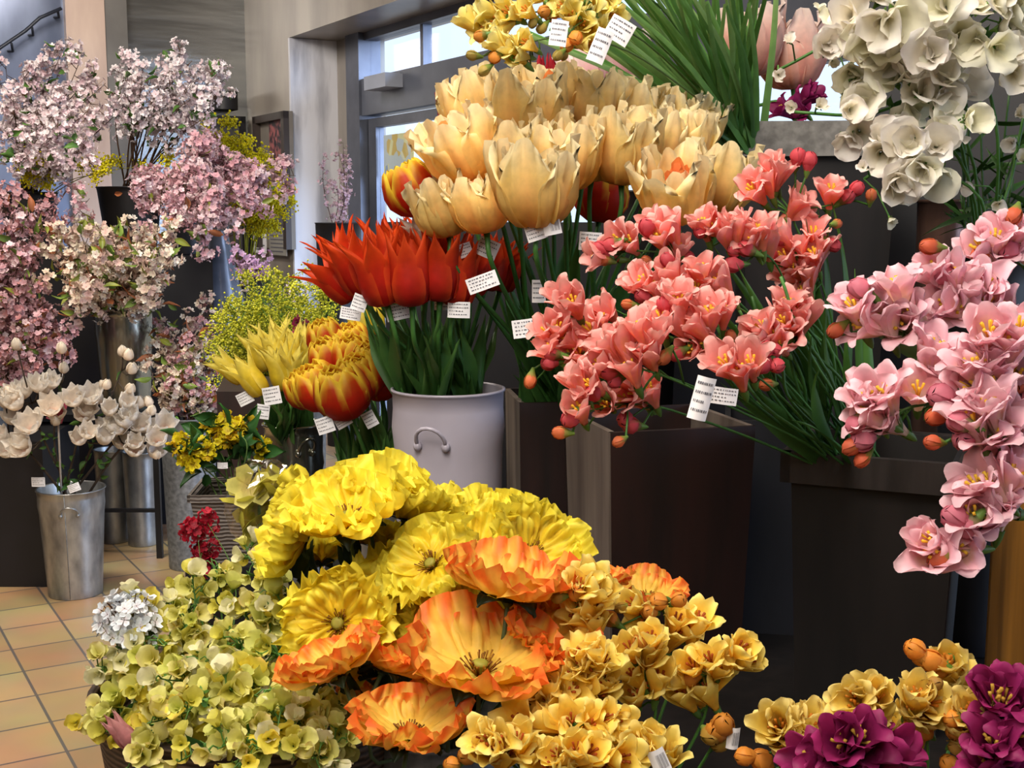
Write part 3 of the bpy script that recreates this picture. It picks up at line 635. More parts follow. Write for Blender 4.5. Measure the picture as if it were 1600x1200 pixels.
# black metal stand carrying the tall vase
st0 = P(190, 600, 5.35); zst = P(190, 645, 5.2).z
t = thing('metal_stand', V((st0.x, 5.35, 0)), 'black metal stand with thin legs under the tall silver vase', 'stand')
mb = MB(); mb.box((-.32, -.2, zst - .03), (.22, .22, zst), (1, 1, 1)); mb.build('stand_top', BLACK, t, False, Matrix.Translation(t.location))
for x, y in ((-.3, -.18), (.19, -.18), (.19, .2), (-.3, .2)):
    mb = MB(); mb.box((x - .012, y - .012, 0), (x + .012, y + .012, zst - .03), (1, 1, 1)); mb.build('leg', BLACK, t, False, Matrix.Translation(t.location))
mb = MB(); mb.box((-.3, -.19, .2), (.19, -.17, .215), (1, 1, 1)); mb.build('crossbar', BLACK, t, False, Matrix.Translation(t.location))
for px, D, r, lb in ((178, 5.45, .075, 'dim galvanised bucket left under the black metal stand'), (222, 5.4, .075, 'dim galvanised bucket right under the black metal stand')):
    q = P(px, 800, D); bucket('floor_bucket', lb, 'bucket', (q.x, D), 0, .42, r * .85, r, GALV)
q = P(187, 484, 5.25)
TV = bucket('tall_vase', 'tall shiny galvanised vase of cream cherry branches on the stand', 'vase', (q.x, 5.3), zst, q.z, .10, .124, SHINY, band=(.8,))
# tall dark cabinet behind, carrying the upper vases
crate('display_cabinet', 'tall black cabinet behind the cherry blossoms', [pc(-60, 5.75), pc(338, 5.75), pc(330, 6.2), pc(-60, 6.2)], 0, P(250, 400, 5.75).z, BLACK, 'cabinet')
zc = P(250, 400, 5.75).z
UV = bucket('black_vase', 'black vase holding the upper fan of pale cherry branches', 'vase', pc(215, 5.95), zc, P(215, 292, 5.9).z, .11, .15, BLACK)
UV2 = bucket('black_vase', 'black vase holding the upper left cherry branches', 'vase', pc(60, 5.98), zc, P(60, 300, 5.9).z, .1, .13, BLACK)
# grey bottle vase
q = P(346, 475, 6.4); t = thing('floor_vase', V((q.x, 6.4, 0)), 'grey flared vase behind the pink cherry blossoms', 'vase'); zz = P(346, 350, 6.4).z
mb = MB(); mb.lathe([(.001, 0), (.12, 0), (.14, .1), (.15, zz * .45), (.145, zz * .6), (.11, zz * .75), (.06, zz * .9), (.045, zz * .97), (.055, zz), (.05, zz), (.04, zz * .95)], (1, 1, 1), 28); mb.build('body', VASE, t, M=Matrix.Translation(t.location))
q = P(418, 480, 5.6)
mim_v = bucket('floor_bucket', 'zinc bucket behind holding the yellow green mimosa', 'bucket', (P(440, 600, 3.9).x, 3.9), 0, P(440, 620, 3.9).z, .11, .14, GALVD)

# ------------------------------------------------------------------ tulips
def tulip_thing(name, heads, px, py, D, root, lean, size=1.0, leaves=1, leafset=None, stemr=.004, stemc=0x3c6a2e, leafc=None, droot=None):
    hd = P(px, py, D); hb = hd - V(lean).normalized() * .05 * size       # head base
    rt = V(root); d = V(lean).normalized()
    pts = curve([rt, rt.lerp(hb, .45) + V((0, 0, .01)), hb - d * .06, hb], 14)
    t = thing(name, rt); mb = MB(); mb.tube([p - rt for p in pts], [stemr] * 12 + [stemr * 1.1, stemr * 1.35], lin(stemc), 7); mb.build('stem', STEM, t, M=Matrix.Translation(rt))
    put('bloom', R.choice(heads), t, aim(hb, d, R.random() * 6, size))
    for k in range(leaves):
        i = R.randint(0, 3); ax = (pts[7] - pts[i]).normalized() + V((R.uniform(-.2, .2), R.uniform(-.1, .12), .1))
        put('leaf', R.choice(leafset), t, aim(pts[i], ax, R.random() * 6, R.uniform(.8, 1.1)))
    return t, hd
TL = [leaf_mesh(.25, .022, 0x2c5424, 0x5a8a44, b_, 9, 3, .6).mesh('leaf', LEAF) for b_ in (.03, .10, .18)]
TLs = [leaf_mesh(.19, .019, 0x2c5424, 0x5f9048, b_, 9, 3, .6).mesh('leaf', LEAF) for b_ in (.02, .08, .15)]
CREAM = [tulip_cream(o, c).mesh('bloom', PET) for o, c in ((.1, .3), (.3, .2), (.5, .5), (.2, .3), (.0, .1))]; CREAMO = [tulip_cream(1.0, 1.0).mesh('bloom', PET), tulip_cream(.8, .9).mesh('bloom', PET)]
W1c = V((W1.location.x, W1.location.y, 0)); zw1 = P(800, 642, 2.12).z
def rootin(c, r, z, a0=0, a1=6.283, fr=.9):
    a = R.uniform(a0, a1); q = r * fr * math.sqrt(R.random()); return V((c[0] + q * math.cos(a), c[1] + q * math.sin(a), z))
cream_items = []
heads = [  # px, py, D, size, lean x, heads
 (690, 322, 1.98, .95, -.25, 0), (750, 312, 1.95, 1.0, -.2, 0), (836, 288, 1.86, 1.24, -.05, 0), (1054, 292, 1.90, 1.10, -.1, 1), (1129, 278, 1.98, 1.04, .15, 0),
 (722, 228, 2.0, 1.2, -.55, 0), (800, 232, 2.02, 1.1, -.1, 0), (885, 240, 2.0, 1.14, 0, 0), (925, 228, 2.06, 1.1, .02, 0), (975, 230, 2.04, 1.16, .05, 0), (1016, 218, 2.12, 1.1, .1, 0),
 (1072, 215, 2.16, 1.0, .15, 0), (739, 165, 2.15, 1.1, -.3, 0), (782, 150, 2.22, 1.1, -.2, 0), (825, 172, 2.1, 1.24, -.1, 0), (866, 150, 2.2, 1.16, 0, 0), (919, 160, 2.2, 1.16, .05, 0), (955, 165, 2.3, 1.1, .05, 0),
 (994, 178, 2.3, 1.1, .1, 0), (1025, 180, 2.35, 1.05, .1, 0), (1057, 183, 2.35, 1.05, .15, 0), (1090, 190, 2.4, 1.0, .2, 0), (765, 205, 2.16, 1.0, -.2, 0), (845, 215, 2.12, 1.1, 0, 0)]
for (px, py, D, s, lx, op) in heads:
    rt = rootin(W1.location, .075, zw1 - .12)
    hs = CREAMO if op else CREAM
    t, hd = tulip_thing('cream_tulip', hs, px, py, D, rt, (lx, -.35 if op else -.12, 1), s * 1.05, 3 if py > 225 else 1, TL)
    cream_items.append((t, hd))
label_bunch(cream_items, 'large cream yellow double tulip', 'tulip', 'cream double tulips above the brown wooden planter', 8)
OY = [tulip_double_ry().mesh('bloom', PET) for _ in range(3)]
t, hd = tulip_thing('orange_tulip', OY, 640, 290, 2.05, rootin(W1.location, .07, zw1 - .1), (-.5, -.1, 1), 1.0, 0, TL); tag(t, 'orange and yellow double tulip at the left edge of the cream tulips', 'tulip')
t, hd = tulip_thing('orange_tulip', OY, 940, 300, 2.28, rootin(W1.location, .07, zw1 - .1), (.1, .1, 1), 1.1, 0, TL); tag(t, 'shaded orange tulip low behind the cream tulip stems', 'tulip')
DR = [tulip_lily(0x6d0f18, 0x9a1622, 0xb02030, .1, 1.05).mesh('bloom', PET)]
for px, py, D, lb in ((705, 185, 2.35, 'dark red tulip peeking out left above the cream tulips'), (838, 128, 2.4, 'dark red tulip peeking above the cream tulips, left of the pink one'), (866, 128, 2.45, 'dark red tulip top half hidden behind cream tulips beside pale pink tulip')):
    t, hd = tulip_thing('dark_red_tulip', DR, px, py, D, rootin(W1.location, .07, zw1 - .1), (-.1, 0, 1), 1.0, 0, TL); tag(t, lb, 'tulip')
PW = [tulip_cream(.2, .0, ((0, 0xf0d0c8), (.4, 0xf4c4c4), (1, 0xfaeae4)), ((0, 0xe88a98), (.6, 0xf0a8b4), (1, 0xf8dcd8))).mesh('bloom', PET)]
pkr = pc(1010, 2.72); bucket('tall_vase', 'slim dark vase behind the cream tulips holding big pink tulips', 'vase', pkr, ZT, 1.5, .05, .07, BLACK)
for px, py, D, s, lb in ((905, 118, 2.6, 1.2, 'big pale pink tulip behind the price tags of the upper yellow freesias'), (985, 90, 2.75, 1.1, 'pale pink tulip behind the green blades')):
    t, hd = tulip_thing('pink_tulip', PW, px, py, D, V((pkr[0], pkr[1], 1.44)), (-.5, 0, 1), s, 0, TL, stemc=0x35482e); tag(t, lb, 'tulip')
PEACH = [tulip_cream(.2, .4, ((0, 0xe08a70), (.4, 0xf0b8a0), (1, 0xf8e4d8)), ((0, 0xd85a50), (.6, 0xf09a88), (1, 0xf6dcd0))).mesh('bloom', PET)]
for px, py, D, s, lb in ((1170, 60, 2.85, 1.7, 'huge peach tulip behind the blades, left of the white sweet peas'), (1235, 80, 2.9, 1.7, 'huge peach and red tulip close left of the white sweet peas')):
    t, hd = tulip_thing('peach_tulip', PEACH, px, py, D, V((UP_.location.x - .0, UP_.location.y + .06, 1.62)), (-.1, 0, 1), s, 0, TL); tag(t, lb, 'tulip')
t, hd = tulip_thing('white_pink_tulip', [tulip_lily(0xd86a78, 0xf0dccb, 0xf3ead6, .8, 1.0).mesh('bloom', PET)], 655, 362, 2.05, V(EN.location) + V((0, -.02, .33)), (-.2, -.6, .6), .62, 0, TL); tag(t, 'small white tulip with a pink streak above the red tulips', 'tulip')
RED = [tulip_lily(0x860c10, 0xbe2010, 0xe2541c, f_, 1.08).mesh('bloom', PET) for f_ in (.25, .6, 1.0)]
zen = P(700, 618, 2.06).z; ri = []
for (px, py, D, s, lx) in ((521, 432, 2.1, .95, -1.0), (549, 412, 2.06, 1.0, -.45), (590, 422, 2.0, 1.1, -.25), (612, 396, 2.12, 1.0, -.15), (640, 420, 1.98, 1.12, -.05), (664, 408, 2.06, 1.1, 0), (689, 415, 2.0, 1.08, .05),
                           (716, 424, 2.02, 1.05, .12), (603, 384, 2.25, 1.0, -.1), (680, 388, 2.2, 1.0, .05), (530, 396, 2.2, .9, -.5), (575, 400, 2.2, 1.0, -.3), (741, 415, 2.15, 1.0, .2), (770, 410, 2.22, .95, .3), (792, 415, 2.25, .9, .3), (645, 385, 2.25, .95, 0)):
    t, hd = tulip_thing('red_tulip', RED, px, py, D, rootin(EN.location, .075, zen - .09), (lx, -.1, 1), s * 1.08, 4, TLs); ri.append((t, hd))
label_bunch(ri, 'red pointed tulip in the enamel bucket', 'tulip', 'red tulips in the enamel bucket', 8)
YT = [tulip_lily(0xc9a012, 0xf0d83a, 0xf4e878, f_, .9, 6, True).mesh('bloom', PET) for f_ in (.4, .9, 1.3)]
zyb = P(457, 668, 2.6).z; yi = []
for (px, py, D, s, lx) in ((356, 574, 2.6, .9, -1.2), (388, 586, 2.52, 1.0, -.7), (403, 546, 2.62, 1.0, -.45), (428, 548, 2.6, 1.0, -.25), (437, 572, 2.54, 1.05, -.2), (452, 548, 2.6, 1.0, -.1), (472, 546, 2.64, 1.0, .05), (432, 532, 2.72, .95, -.2),
                           (468, 536, 2.74, .95, .05), (455, 578, 2.55, .95, 0), (484, 560, 2.66, .95, .2)):
    t, hd = tulip_thing('yellow_tulip', YT, px, py, D, rootin(YB.location, .045, zyb - .1), (lx, -.15, 1), s, 3, TLs, stemc=0x55803a); yi.append((t, hd))
label_bunch(yi, 'yellow pointed tulip in the small tin bucket', 'tulip', 'yellow tulips in the tin bucket', 7)
zdb = P(590, 762, 2.4).z; di = []
for (px, py, D, s, lx) in ((507, 524, 2.5, .85, -.3), (514, 556, 2.42, .95, -.35), (549, 532, 2.5, .9, -.2), (495, 600, 2.34, 1.05, -.55), (533, 608, 2.26, 1.15, -.3), (560, 586, 2.3, 1.0, -.2), (583, 566, 2.36, 1.0, -.15),
                           (474, 604, 2.44, .9, -.6), (552, 554, 2.4, 1.0, -.2), (592, 590, 2.4, .9, -.1)):
    t, hd = tulip_thing('double_tulip', OY, px, py, D, rootin(DB.location, .055, zdb - .1), (lx, -.3, 1), s, 4, TLs); di.append((t, hd))
label_bunch(di, 'red double tulip with yellow edges', 'tulip', 'red and yellow double tulips', 7)
for px, py, D, lb in ((561, 510, 2.6, 'yellow tulip behind the red and yellow double tulips'), (583, 490, 2.62, 'yellow tulip half hidden behind the red tulip tags')):
    t, hd = tulip_thing('yellow_tulip', YT, px, py, D, rootin(DB.location, .055, zdb - .1), (-.2, 0, 1), .9, 0, TLs); tag(t, lb, 'tulip')

# ------------------------------------------------------------------ coral freesias
r3 = lambda i: (1255 + i * 12, 745 + R.uniform(0, 14), 1.72 + R.uniform(-.03, .05))
CS = [
 ('at the top right beside the grey rimmed planter', 1.74, [(1300, 560), (1262, 400), (1240, 335), (1290, 322), (1345, 305)], [(1171, 290), (1223, 254), (1255, 304), (1300, 286), (1192, 268)], [(1265, 246), (1328, 304), (1342, 290), (1248, 240)], [(1362, 300)], 1.1, 2),
 ('just below the two cream tulips on the right', 1.66, [(1290, 600), (1235, 460), (1195, 395), (1110, 362)], [(1094, 336), (1129, 356), (1188, 352), (1150, 346), (1170, 366), (1108, 350)], [(1143, 391), (1164, 388), (1143, 414), (1090, 360)], [], 1.0, 2),
 ('reaching furthest left under the cream tulips', 1.64, [(1270, 640), (1180, 500), (1080, 412), (1000, 392), (925, 405)], [(978, 370), (1045, 349), (925, 400), (1026, 362), (1062, 378), (958, 372)], [(1010, 353), (950, 384), (1073, 398), (936, 388)], [(940, 405), (1006, 405)], 1.02, 1),
 ('in the centre, upper cluster with long petals', 1.56, [(1290, 660), (1220, 540), (1130, 468), (1010, 450)], [(1045, 420), (1017, 440), (1094, 412), (998, 430), (1085, 440), (1120, 432), (1060, 438)], [(1003, 462), (1040, 402)], [(975, 475), (1010, 470)], 1.0, 2),
 ('in the centre with a dark eyed open flower', 1.50, [(1300, 690), (1220, 590), (1120, 535), (1035, 515)], [(1059, 462), (1080, 500), (1108, 484), (1031, 486), (1130, 472), (1097, 532), (1073, 545), (1050, 500)], [(1052, 556), (1115, 551), (1036, 470)], [(1140, 520)], 1.0, 2),
 ('at the left with one green bud stretching out', 1.52, [(1250, 690), (1120, 620), (970, 565), (880, 560), (835, 596)], [(894, 468), (940, 482), (870, 503), (880, 524), (915, 507), (848, 535), (901, 545), (925, 530)], [(852, 568), (856, 552)], [(828, 598)], .98, 1),
 ('in front between the left cluster and the centre', 1.46, [(1270, 700), (1150, 640), (1030, 585), (935, 565)], [(940, 531), (996, 503), (1010, 545), (982, 566), (962, 520), (933, 565), (1000, 528), (1022, 520)], [(950, 580), (954, 598), (915, 577)], [(1036, 560)], 1.0, 1),
 ('hanging lowest over the dark red planter', 1.44, [(1240, 712), (1120, 665), (1010, 632), (930, 640), (880, 668)], [(1013, 603), (972, 622), (912, 596), (900, 633), (985, 610), (940, 628)], [(890, 655), (976, 656), (984, 664), (924, 612)], [(872, 676), (962, 693)], .98, 0),
 ('at the right, upright beside the dark gap', 1.72, [(1320, 640), (1300, 500), (1280, 420), (1300, 368)], [(1220, 362), (1234, 412), (1290, 372), (1269, 392), (1248, 445), (1262, 420), (1222, 395)], [(1202, 398), (1216, 378), (1305, 385)], [(1311, 349)], .95, 3),
 ('lower right with a cluster of round buds', 1.54, [(1330, 690), (1290, 590), (1245, 530), (1215, 560), (1200, 598)], [(1199, 512), (1230, 461), (1250, 474), (1188, 507), (1210, 533), (1218, 495), (1240, 500)], [(1195, 545), (1190, 573), (1213, 573), (1208, 548)], [(1195, 601)], 1.0, 2),
 ('small, one pale star flower low right of centre', 1.46, [(1300, 712), (1240, 640), (1185, 590), (1140, 570)], [(1152, 568), (1128, 560), (1172, 556)], [], [], 1.15, 1)]
zr3 = 746
for i, (lb, D, st, mo, bu, gb, s, lf) in enumerate(CS):
    stem = [(1262 + i * 11, zr3 + 12, 1.80)] + [(x, y, 1.78 + (D - 1.78) * min(1, (k + 1) / (len(st) - 1.0))) for k, (x, y) in enumerate(st)]
    spray('coral_freesia', F_CO, stem, mo, bu, gb, s * 1.1, lf, label='coral pink freesia spray ' + lb, group='coral freesias in the rimmed planter')
LONG = [leaf_mesh(.42, .0085, 0x26481c, 0x456e30, b_, 12, 2, .6).mesh('leaf', LEAF) for b_ in (.1, .3, .5)]
for i, (px, py, D) in enumerate(((1101, 455, 1.6), (1150, 410, 1.62), (1227, 330, 1.7), (1205, 345, 1.74), (1108, 375, 1.7), (1253, 365, 1.72), (935, 470, 1.6), (1335, 420, 1.8), (1350, 470, 1.8))):
    rt = P(1275 + i * 11, 758, 1.80); tp = P(px, py, D); t = thing('freesia_leaf', rt)
    pts = curve([rt, rt.lerp(tp, .5) + V((0, 0, .03)), tp], 14); mb = MB(); sdv = V((1, .2, 0)).normalized()
    mb.grid(13, 2, lambda u, v: (pts[int(round(u * 13))] - rt + sdv * (v - .5) * .017 * math.sin(pi * min(1, u * .93 + .12)) ** .6 + V((0, -.003 * (1 - abs(v - .5) * 2), 0)), mixc(lin(0x24451b), lin(0x5a8a3a), u * .9)))
    mb.build('blade', LEAF, t, M=Matrix.Translation(rt)); cream_items.append((t, tp))
    CS.append(t)
label_bunch([(t, V(t.location) if 0 else P(*q)) for t, q in zip([x for x in CS if not isinstance(x, tuple)], ((1101, 455, 1.6), (1150, 410, 1.62), (1227, 330, 1.7), (1205, 345, 1.74), (1108, 375, 1.7), (1253, 365, 1.72), (935, 470, 1.6), (1335, 420, 1.8), (1350, 470, 1.8)))],
            'long green freesia leaf among the coral sprays', 'leaf', 'loose blades among the coral freesias', 9)
# extra flowerless freesia stems in the same planter
bi = []
for i in range(38):
    a = (R.uniform(1235, 1400), 752, R.uniform(1.74, 1.86)); b_ = (R.uniform(1120, 1330), R.uniform(560, 640), R.uniform(1.6, 1.75)); c_ = (b_[0] - R.uniform(20, 90), b_[1] - R.uniform(60, 130), b_[2] - .03)
    pts = curve([P(*a), P(*b_), P(*c_)], 12); t = thing('bare_freesia_stem', pts[0]); mb = MB(); mb.tube([p - pts[0] for p in pts], .0022, lin(R.choice((0x3d6a2e, 0x4f7f3e, 0x2c5020))), 5); mb.build('stem', STEM, t, M=Matrix.Translation(pts[0])); bi.append(t)
for t in bi: tag(t, 'bare green stem in the bundle below the coral freesias', 'stem', 'bare stems below the coral freesias')

# ------------------------------------------------------------------ pink freesias, right edge
PS = [
 ('at the upper right edge of the picture', 1.34, [(1660, 520), (1610, 430), (1570, 400), (1530, 398)], [(1555, 358), (1573, 378), (1523, 380), (1590, 345), (1600, 380)], [(1572, 395)], [(1531, 397), (1583, 340)], 1.12),
 ('with upswept petals left of the right edge', 1.30, [(1700, 640), (1600, 530), (1520, 470), (1450, 420)], [(1459, 410), (1482, 416), (1475, 466), (1513, 436), (1545, 430), (1543, 462), (1495, 480), (1560, 475)], [(1470, 425)], [(1447, 385)], 1.15),
 ('reaching furthest left, pale, against the dark gap', 1.28, [(1700, 700), (1560, 560), (1450, 512), (1360, 515), (1308, 525)], [(1399, 430), (1330, 470), (1356, 462), (1342, 505), (1420, 472), (1402, 505), (1375, 480)], [(1340, 450)], [(1300, 520)], 1.12),
 ('low left with closed white funnels and small buds', 1.24, [(1700, 760), (1560, 655), (1450, 632), (1390, 655), (1342, 705)], [(1354, 613), (1380, 606), (1340, 640), (1435, 598), (1460, 540), (1474, 568), (1362, 648)], [(1332, 670), (1345, 690)], [(1328, 700), (1342, 724)], 1.1),
 ('biggest cluster in the middle of the right edge', 1.20, [(1720, 760), (1620, 660), (1560, 600), (1490, 610)], [(1510, 556), (1543, 510), (1579, 526), (1534, 555), (1590, 500), (1564, 556), (1510, 598), (1540, 590), (1595, 570)], [(1468, 619), (1600, 620)], [(1459, 652), (1588, 600)], 1.18),
 ('with yellow hearts right above the dark planter', 1.17, [(1720, 840), (1620, 740), (1550, 690), (1470, 690)], [(1513, 645), (1558, 667), (1592, 640), (1545, 625), (1572, 690), (1530, 665), (1600, 680)], [(1490, 658), (1504, 685)], [(1450, 691)], 1.12),
 ('drooping lowest with a big white funnel', 1.15, [(1720, 840), (1620, 770), (1560, 790), (1520, 840), (1472, 870)], [(1558, 775), (1534, 739), (1590, 735), (1515, 795), (1442, 835), (1530, 815), (1500, 860), (1455, 862), (1580, 765)], [(1489, 808), (1507, 828)], [(1462, 876)], 1.12)]
for i, (lb, D, st, mo, bu, gb, s) in enumerate(PS):
    stem = [(1690 + i * 7, 800, 1.60)] + [(x, y, D + .16 * max(0, 1 - k * .6)) for k, (x, y) in enumerate(st)]
    spray('pink_freesia', F_PK, stem, mo, bu, gb, s * 1.08, 0 if i else 1, label='pale pink freesia spray ' + lb, group='pink freesias at the right edge', sr=.0026)
t = thing('freesia_leaf', P(1600, 640, 1.3), 'broad green blade between two pink freesia sprays', 'leaf'); p0 = t.location
pts = curve([P(1600, 640, 1.3), P(1470, 570, 1.28), P(1355, 512, 1.27)], 12); mb = MB()
mb.grid(11, 2, lambda u, v: (pts[int(round(u * 11))] - p0 + V((.2, 0, 1)).normalized() * (v - .5) * .022 * math.sin(pi * min(1, u * .93 + .1)) ** .6, mixc(lin(0x2c5220), lin(0x5d8a4a), u))); mb.build('blade', LEAF, t, M=Matrix.Translation(p0))

# ------------------------------------------------------------------ yellow freesias, bottom
def fgroup(name, F, rows, root, base, grp, Dd, size):
    for lb, D, bx, mo, bu, gb in rows:
        tipx = sum(q[0] for q in mo + bu) / len(mo + bu); top = min(q[1] for q in mo + bu); bot = max(q[1] for q in mo + bu)
        stem = [(root[0] + (bx[0] - root[0]) * .25, root[1], root[2]), ((bx[0] * .7 + root[0] * .3), bx[1] + 90, (D + root[2]) / 2 + .01), (bx[0], bx[1], D + .02), (tipx * .7 + bx[0] * .3, (bot + top) / 2 + 8, D + .015), (tipx, top + 14, D)]
        spray(name, F, stem, mo, bu, gb, size, 0, .55, .010, grp, base + lb)
YR = [
 ('topmost, in front of the orange poppy', 1.22, (940, 1010), [(908, 908), (934, 918), (908, 940), (894, 957), (924, 948), (947, 922), (930, 965)], [(900, 925)], [(866, 935)]),
 ('beside it with round orange buds on top', 1.26, (1054, 1050), [(983, 938), (1061, 957), (1096, 961), (1083, 980), (1000, 965), (1060, 985)], [(1028, 940), (1064, 935), (1012, 955), (950, 965)], [(965, 951)]),
 ('upper middle with narrow upright petals', 1.20, (1025, 1105), [(1018, 987), (980, 1006), (1015, 1022), (980, 1042), (1032, 1052), (1008, 1068), (990, 1080)], [(1000, 1000)], []),
 ('far right with one funnel stretching out', 1.22, (1103, 1112), [(1160, 1010), (1106, 1022), (1080, 1035), (1100, 1074), (1064, 1081), (1122, 1040), (1176, 1028), (1050, 1060)], [(1075, 1060)], []),
 ('between the big orange poppy and the upright petals', 1.18, (957, 1085), [(931, 1013), (887, 1042), (950, 1022), (926, 1042), (950, 1055), (905, 1030)], [(908, 1081), (920, 1094)], []),
 ('left, close under the big orange poppy', 1.17, (900, 1150), [(947, 1078), (882, 1107), (846, 1094), (856, 1065), (822, 1078), (895, 1075), (870, 1085)], [(862, 1118), (810, 1095)], []),
 ('in the middle of the bottom rows', 1.13, (900, 1200), [(807, 1123), (840, 1123), (875, 1146), (934, 1122), (957, 1120), (953, 1146), (908, 1139), (893, 1120), (980, 1130)], [], []),
 ('lowest left with a green tipped bud', 1.09, (830, 1230), [(749, 1149), (778, 1152), (762, 1170), (827, 1172), (795, 1168), (810, 1150)], [(728, 1180), (700, 1196)], []),
 ('lowest in the middle at the picture bottom', 1.08, (900, 1250), [(862, 1172), (882, 1185), (927, 1172), (905, 1188), (976, 1185), (945, 1192), (850, 1190), (900, 1160)], [], []),
 ('lowest right beside the white tag', 1.12, (1040, 1220), [(1015, 1146), (1000, 1169), (1020, 1165), (985, 1155)], [], [])]
fgroup('yellow_freesia', F_YE, YR, (960, 1330, 1.24), 'golden yellow freesia spray, ', 'golden freesias at the bottom', 0, .95)
t, _ = spray('yellow_freesia', F_YE, [(1010, 1330, 1.24), (1080, 1220, 1.2), (1110, 1170, 1.18), (1125, 1130, 1.17)], [], [(1120, 1140), (1130, 1128)], [(1119, 1165), (1112, 1150)], 1.3, 0, label='freesia stem with only fat green buds beside a white tag', group='golden freesias at the bottom')
BR = [
 ('leftmost, low in the bottom right corner group', 1.10, (1250, 1220), [(1207, 1131), (1227, 1120), (1270, 1125), (1288, 1140), (1240, 1160), (1218, 1148)], [(1159, 1182), (1190, 1188), (1225, 1186)], []),
 ('second from left with tall thin petals', 1.10, (1370, 1180), [(1327, 1086), (1375, 1080), (1335, 1104), (1369, 1110), (1352, 1116), (1385, 1122)], [], [(1375, 1150)]),
 ('in the centre of the bottom right group', 1.08, (1450, 1180), [(1432, 1080), (1424, 1098), (1447, 1119), (1462, 1095), (1440, 1105)], [(1423, 1134), (1440, 1140)], [(1465, 1068)]),
 ('topmost of the bottom right group, mostly buds', 1.12, (1490, 1130), [(1480, 1029), (1510, 1056), (1486, 1056), (1522, 1070), (1500, 1040)], [(1429, 1014), (1455, 1032), (1468, 1042), (1436, 1024)], []),
 ('rightmost of the bottom right group', 1.07, (1510, 1190), [(1522, 1104), (1537, 1128), (1510, 1110), (1516, 1150), (1500, 1128)], [(1480, 1125), (1490, 1140), (1480, 1190)], [(1492, 1167)])]
fgroup('yellow_freesia', F_YL, BR, (1420, 1330, 1.10), 'yellow freesia spray ', 'yellow freesias bottom right', 0, .98)
MR = [
 ('left, in front of the yellow ones', 1.03, (1340, 1240), [(1342, 1140), (1312, 1158), (1288, 1182), (1330, 1180), (1362, 1188), (1405, 1170), (1300, 1195), (1350, 1160), (1270, 1195)], [(1395, 1190)], []),
 ('upper one at the right edge', 1.05, (1590, 1170), [(1555, 1083), (1564, 1104), (1582, 1122), (1597, 1095), (1570, 1085)], [], []),
 ('lowest at the bottom right corner', 1.02, (1570, 1250), [(1555, 1146), (1572, 1165), (1540, 1182), (1595, 1140), (1585, 1190), (1525, 1195), (1560, 1195)], [], [])]
fgroup('magenta_freesia', F_MG, MR, (1440, 1340, 1.08), 'dark magenta freesia spray ', 'magenta freesias bottom right', 0, 1.15)

# ------------------------------------------------------------------ poppies
YPM = [poppy(0xf2cc1c, 0xf6e84c, .062, c_, 3).mesh('bloom', PET) for c_ in (.7, 1.1, 1.5)]
OPM = [poppy(0xf4d85c, 0xf27028, .062, c_, 2, mid=0xf6cc54, lo_=.58, wr_=.012).mesh('bloom', PET) for c_ in (.6, 1.0, 1.4)]
HRT = poppy_heart().mesh('heart', PET); CAL = poppy_calyx().mesh('calyx', LEAF)
def pop(name, ms, mi, px, py, D, nrm, s, label, grp, root=(700, 1200, 1.42)):
    py += 6 if name[0] == 'y' else 0
    s *= (.80 if name[0] == 'y' else .86); c = P(px, py, D); n = V(nrm).normalized(); bs = c - n * .02 * s; rt = P(root[0] + R.uniform(-50, 50), root[1] + 25, root[2] + R.uniform(-.03, .03))
    pts = curve([rt, rt.lerp(bs, .5) + V((0, .02, -.01)), bs - n * .05 - V((0, 0, .01)), bs], 12); t = thing(name, rt, label, 'poppy', grp)
    mb = MB(); mb.tube([p - rt for p in pts], .0024, lin(0x4b5a38), 6); mb.build('stem', STEM, t, M=Matrix.Translation(rt)); roll = R.random() * 6
    o = put('bloom', ms[mi], t, aim(bs, n, roll, s)); sub('heart', HRT, o); sub('calyx', CAL, o)
    lf = R.choice(TLs)
    return t
for px, py, D, n, s, mi, lb in (
 (540, 790, 1.36, (-.15, -.35, 1), 1.32, 1, 'large, flat and bright, seen from the side at the upper left'),
 (590, 755, 1.44, (.1, -.1, 1), 1.15, 1, 'highest of all, behind the large flat one'),
 (458, 815, 1.42, (-.9, -.35, .35), 1.2, 1, 'leftmost, turned away to the left'),
 (637, 785, 1.42, (.25, .1, 1), .95, 2, 'small cup with a dark calyx beside the highest one'),
 (705, 797, 1.52, (.1, .0, 1), 1.05, 1, 'in the back row below the enamel bucket'),
 (776, 808, 1.50, (.15, -.05, 1), .95, 2, 'small upright cup in the back row below the brown planter'),
 (838, 852, 1.38, (.45, -.65, .75), 1.15, 1, 'rightmost, open towards the right'),
 (668, 868, 1.32, (-.35, -.55, .8), 1.2, 0, 'ruffled, in the middle of the bunch'),
 (622, 925, 1.34, (-.1, -.9, .3), 1.25, 0, 'half covered with a brown heart in the centre'),
 (525, 968, 1.28, (-.1, -.95, .35), 1.22, 0, 'fully open facing us with a brown heart'),
 (712, 965, 1.31, (.05, -.75, .6), 1.15, 0, 'low, just above the big orange poppy'),
 (590, 828, 1.48, (.1, .3, 1), .95, 1, 'shaded, under the highest ones'),
 (500, 862, 1.50, (-.2, .5, .8), .7, 1, 'dull, behind the dark calyxes at the left'),
 (745, 850, 1.42, (.1, -.5, .8), 1.1, 1, 'between the middle one and the rightmost'),
 (655, 1000, 1.34, (.0, -.8, .5), .9, 0, 'peeking out between two orange poppies')):
    pop('yellow_poppy', YPM, mi, px, py, D, n, s, 'ruffled yellow poppy, ' + lb, 'yellow poppies')
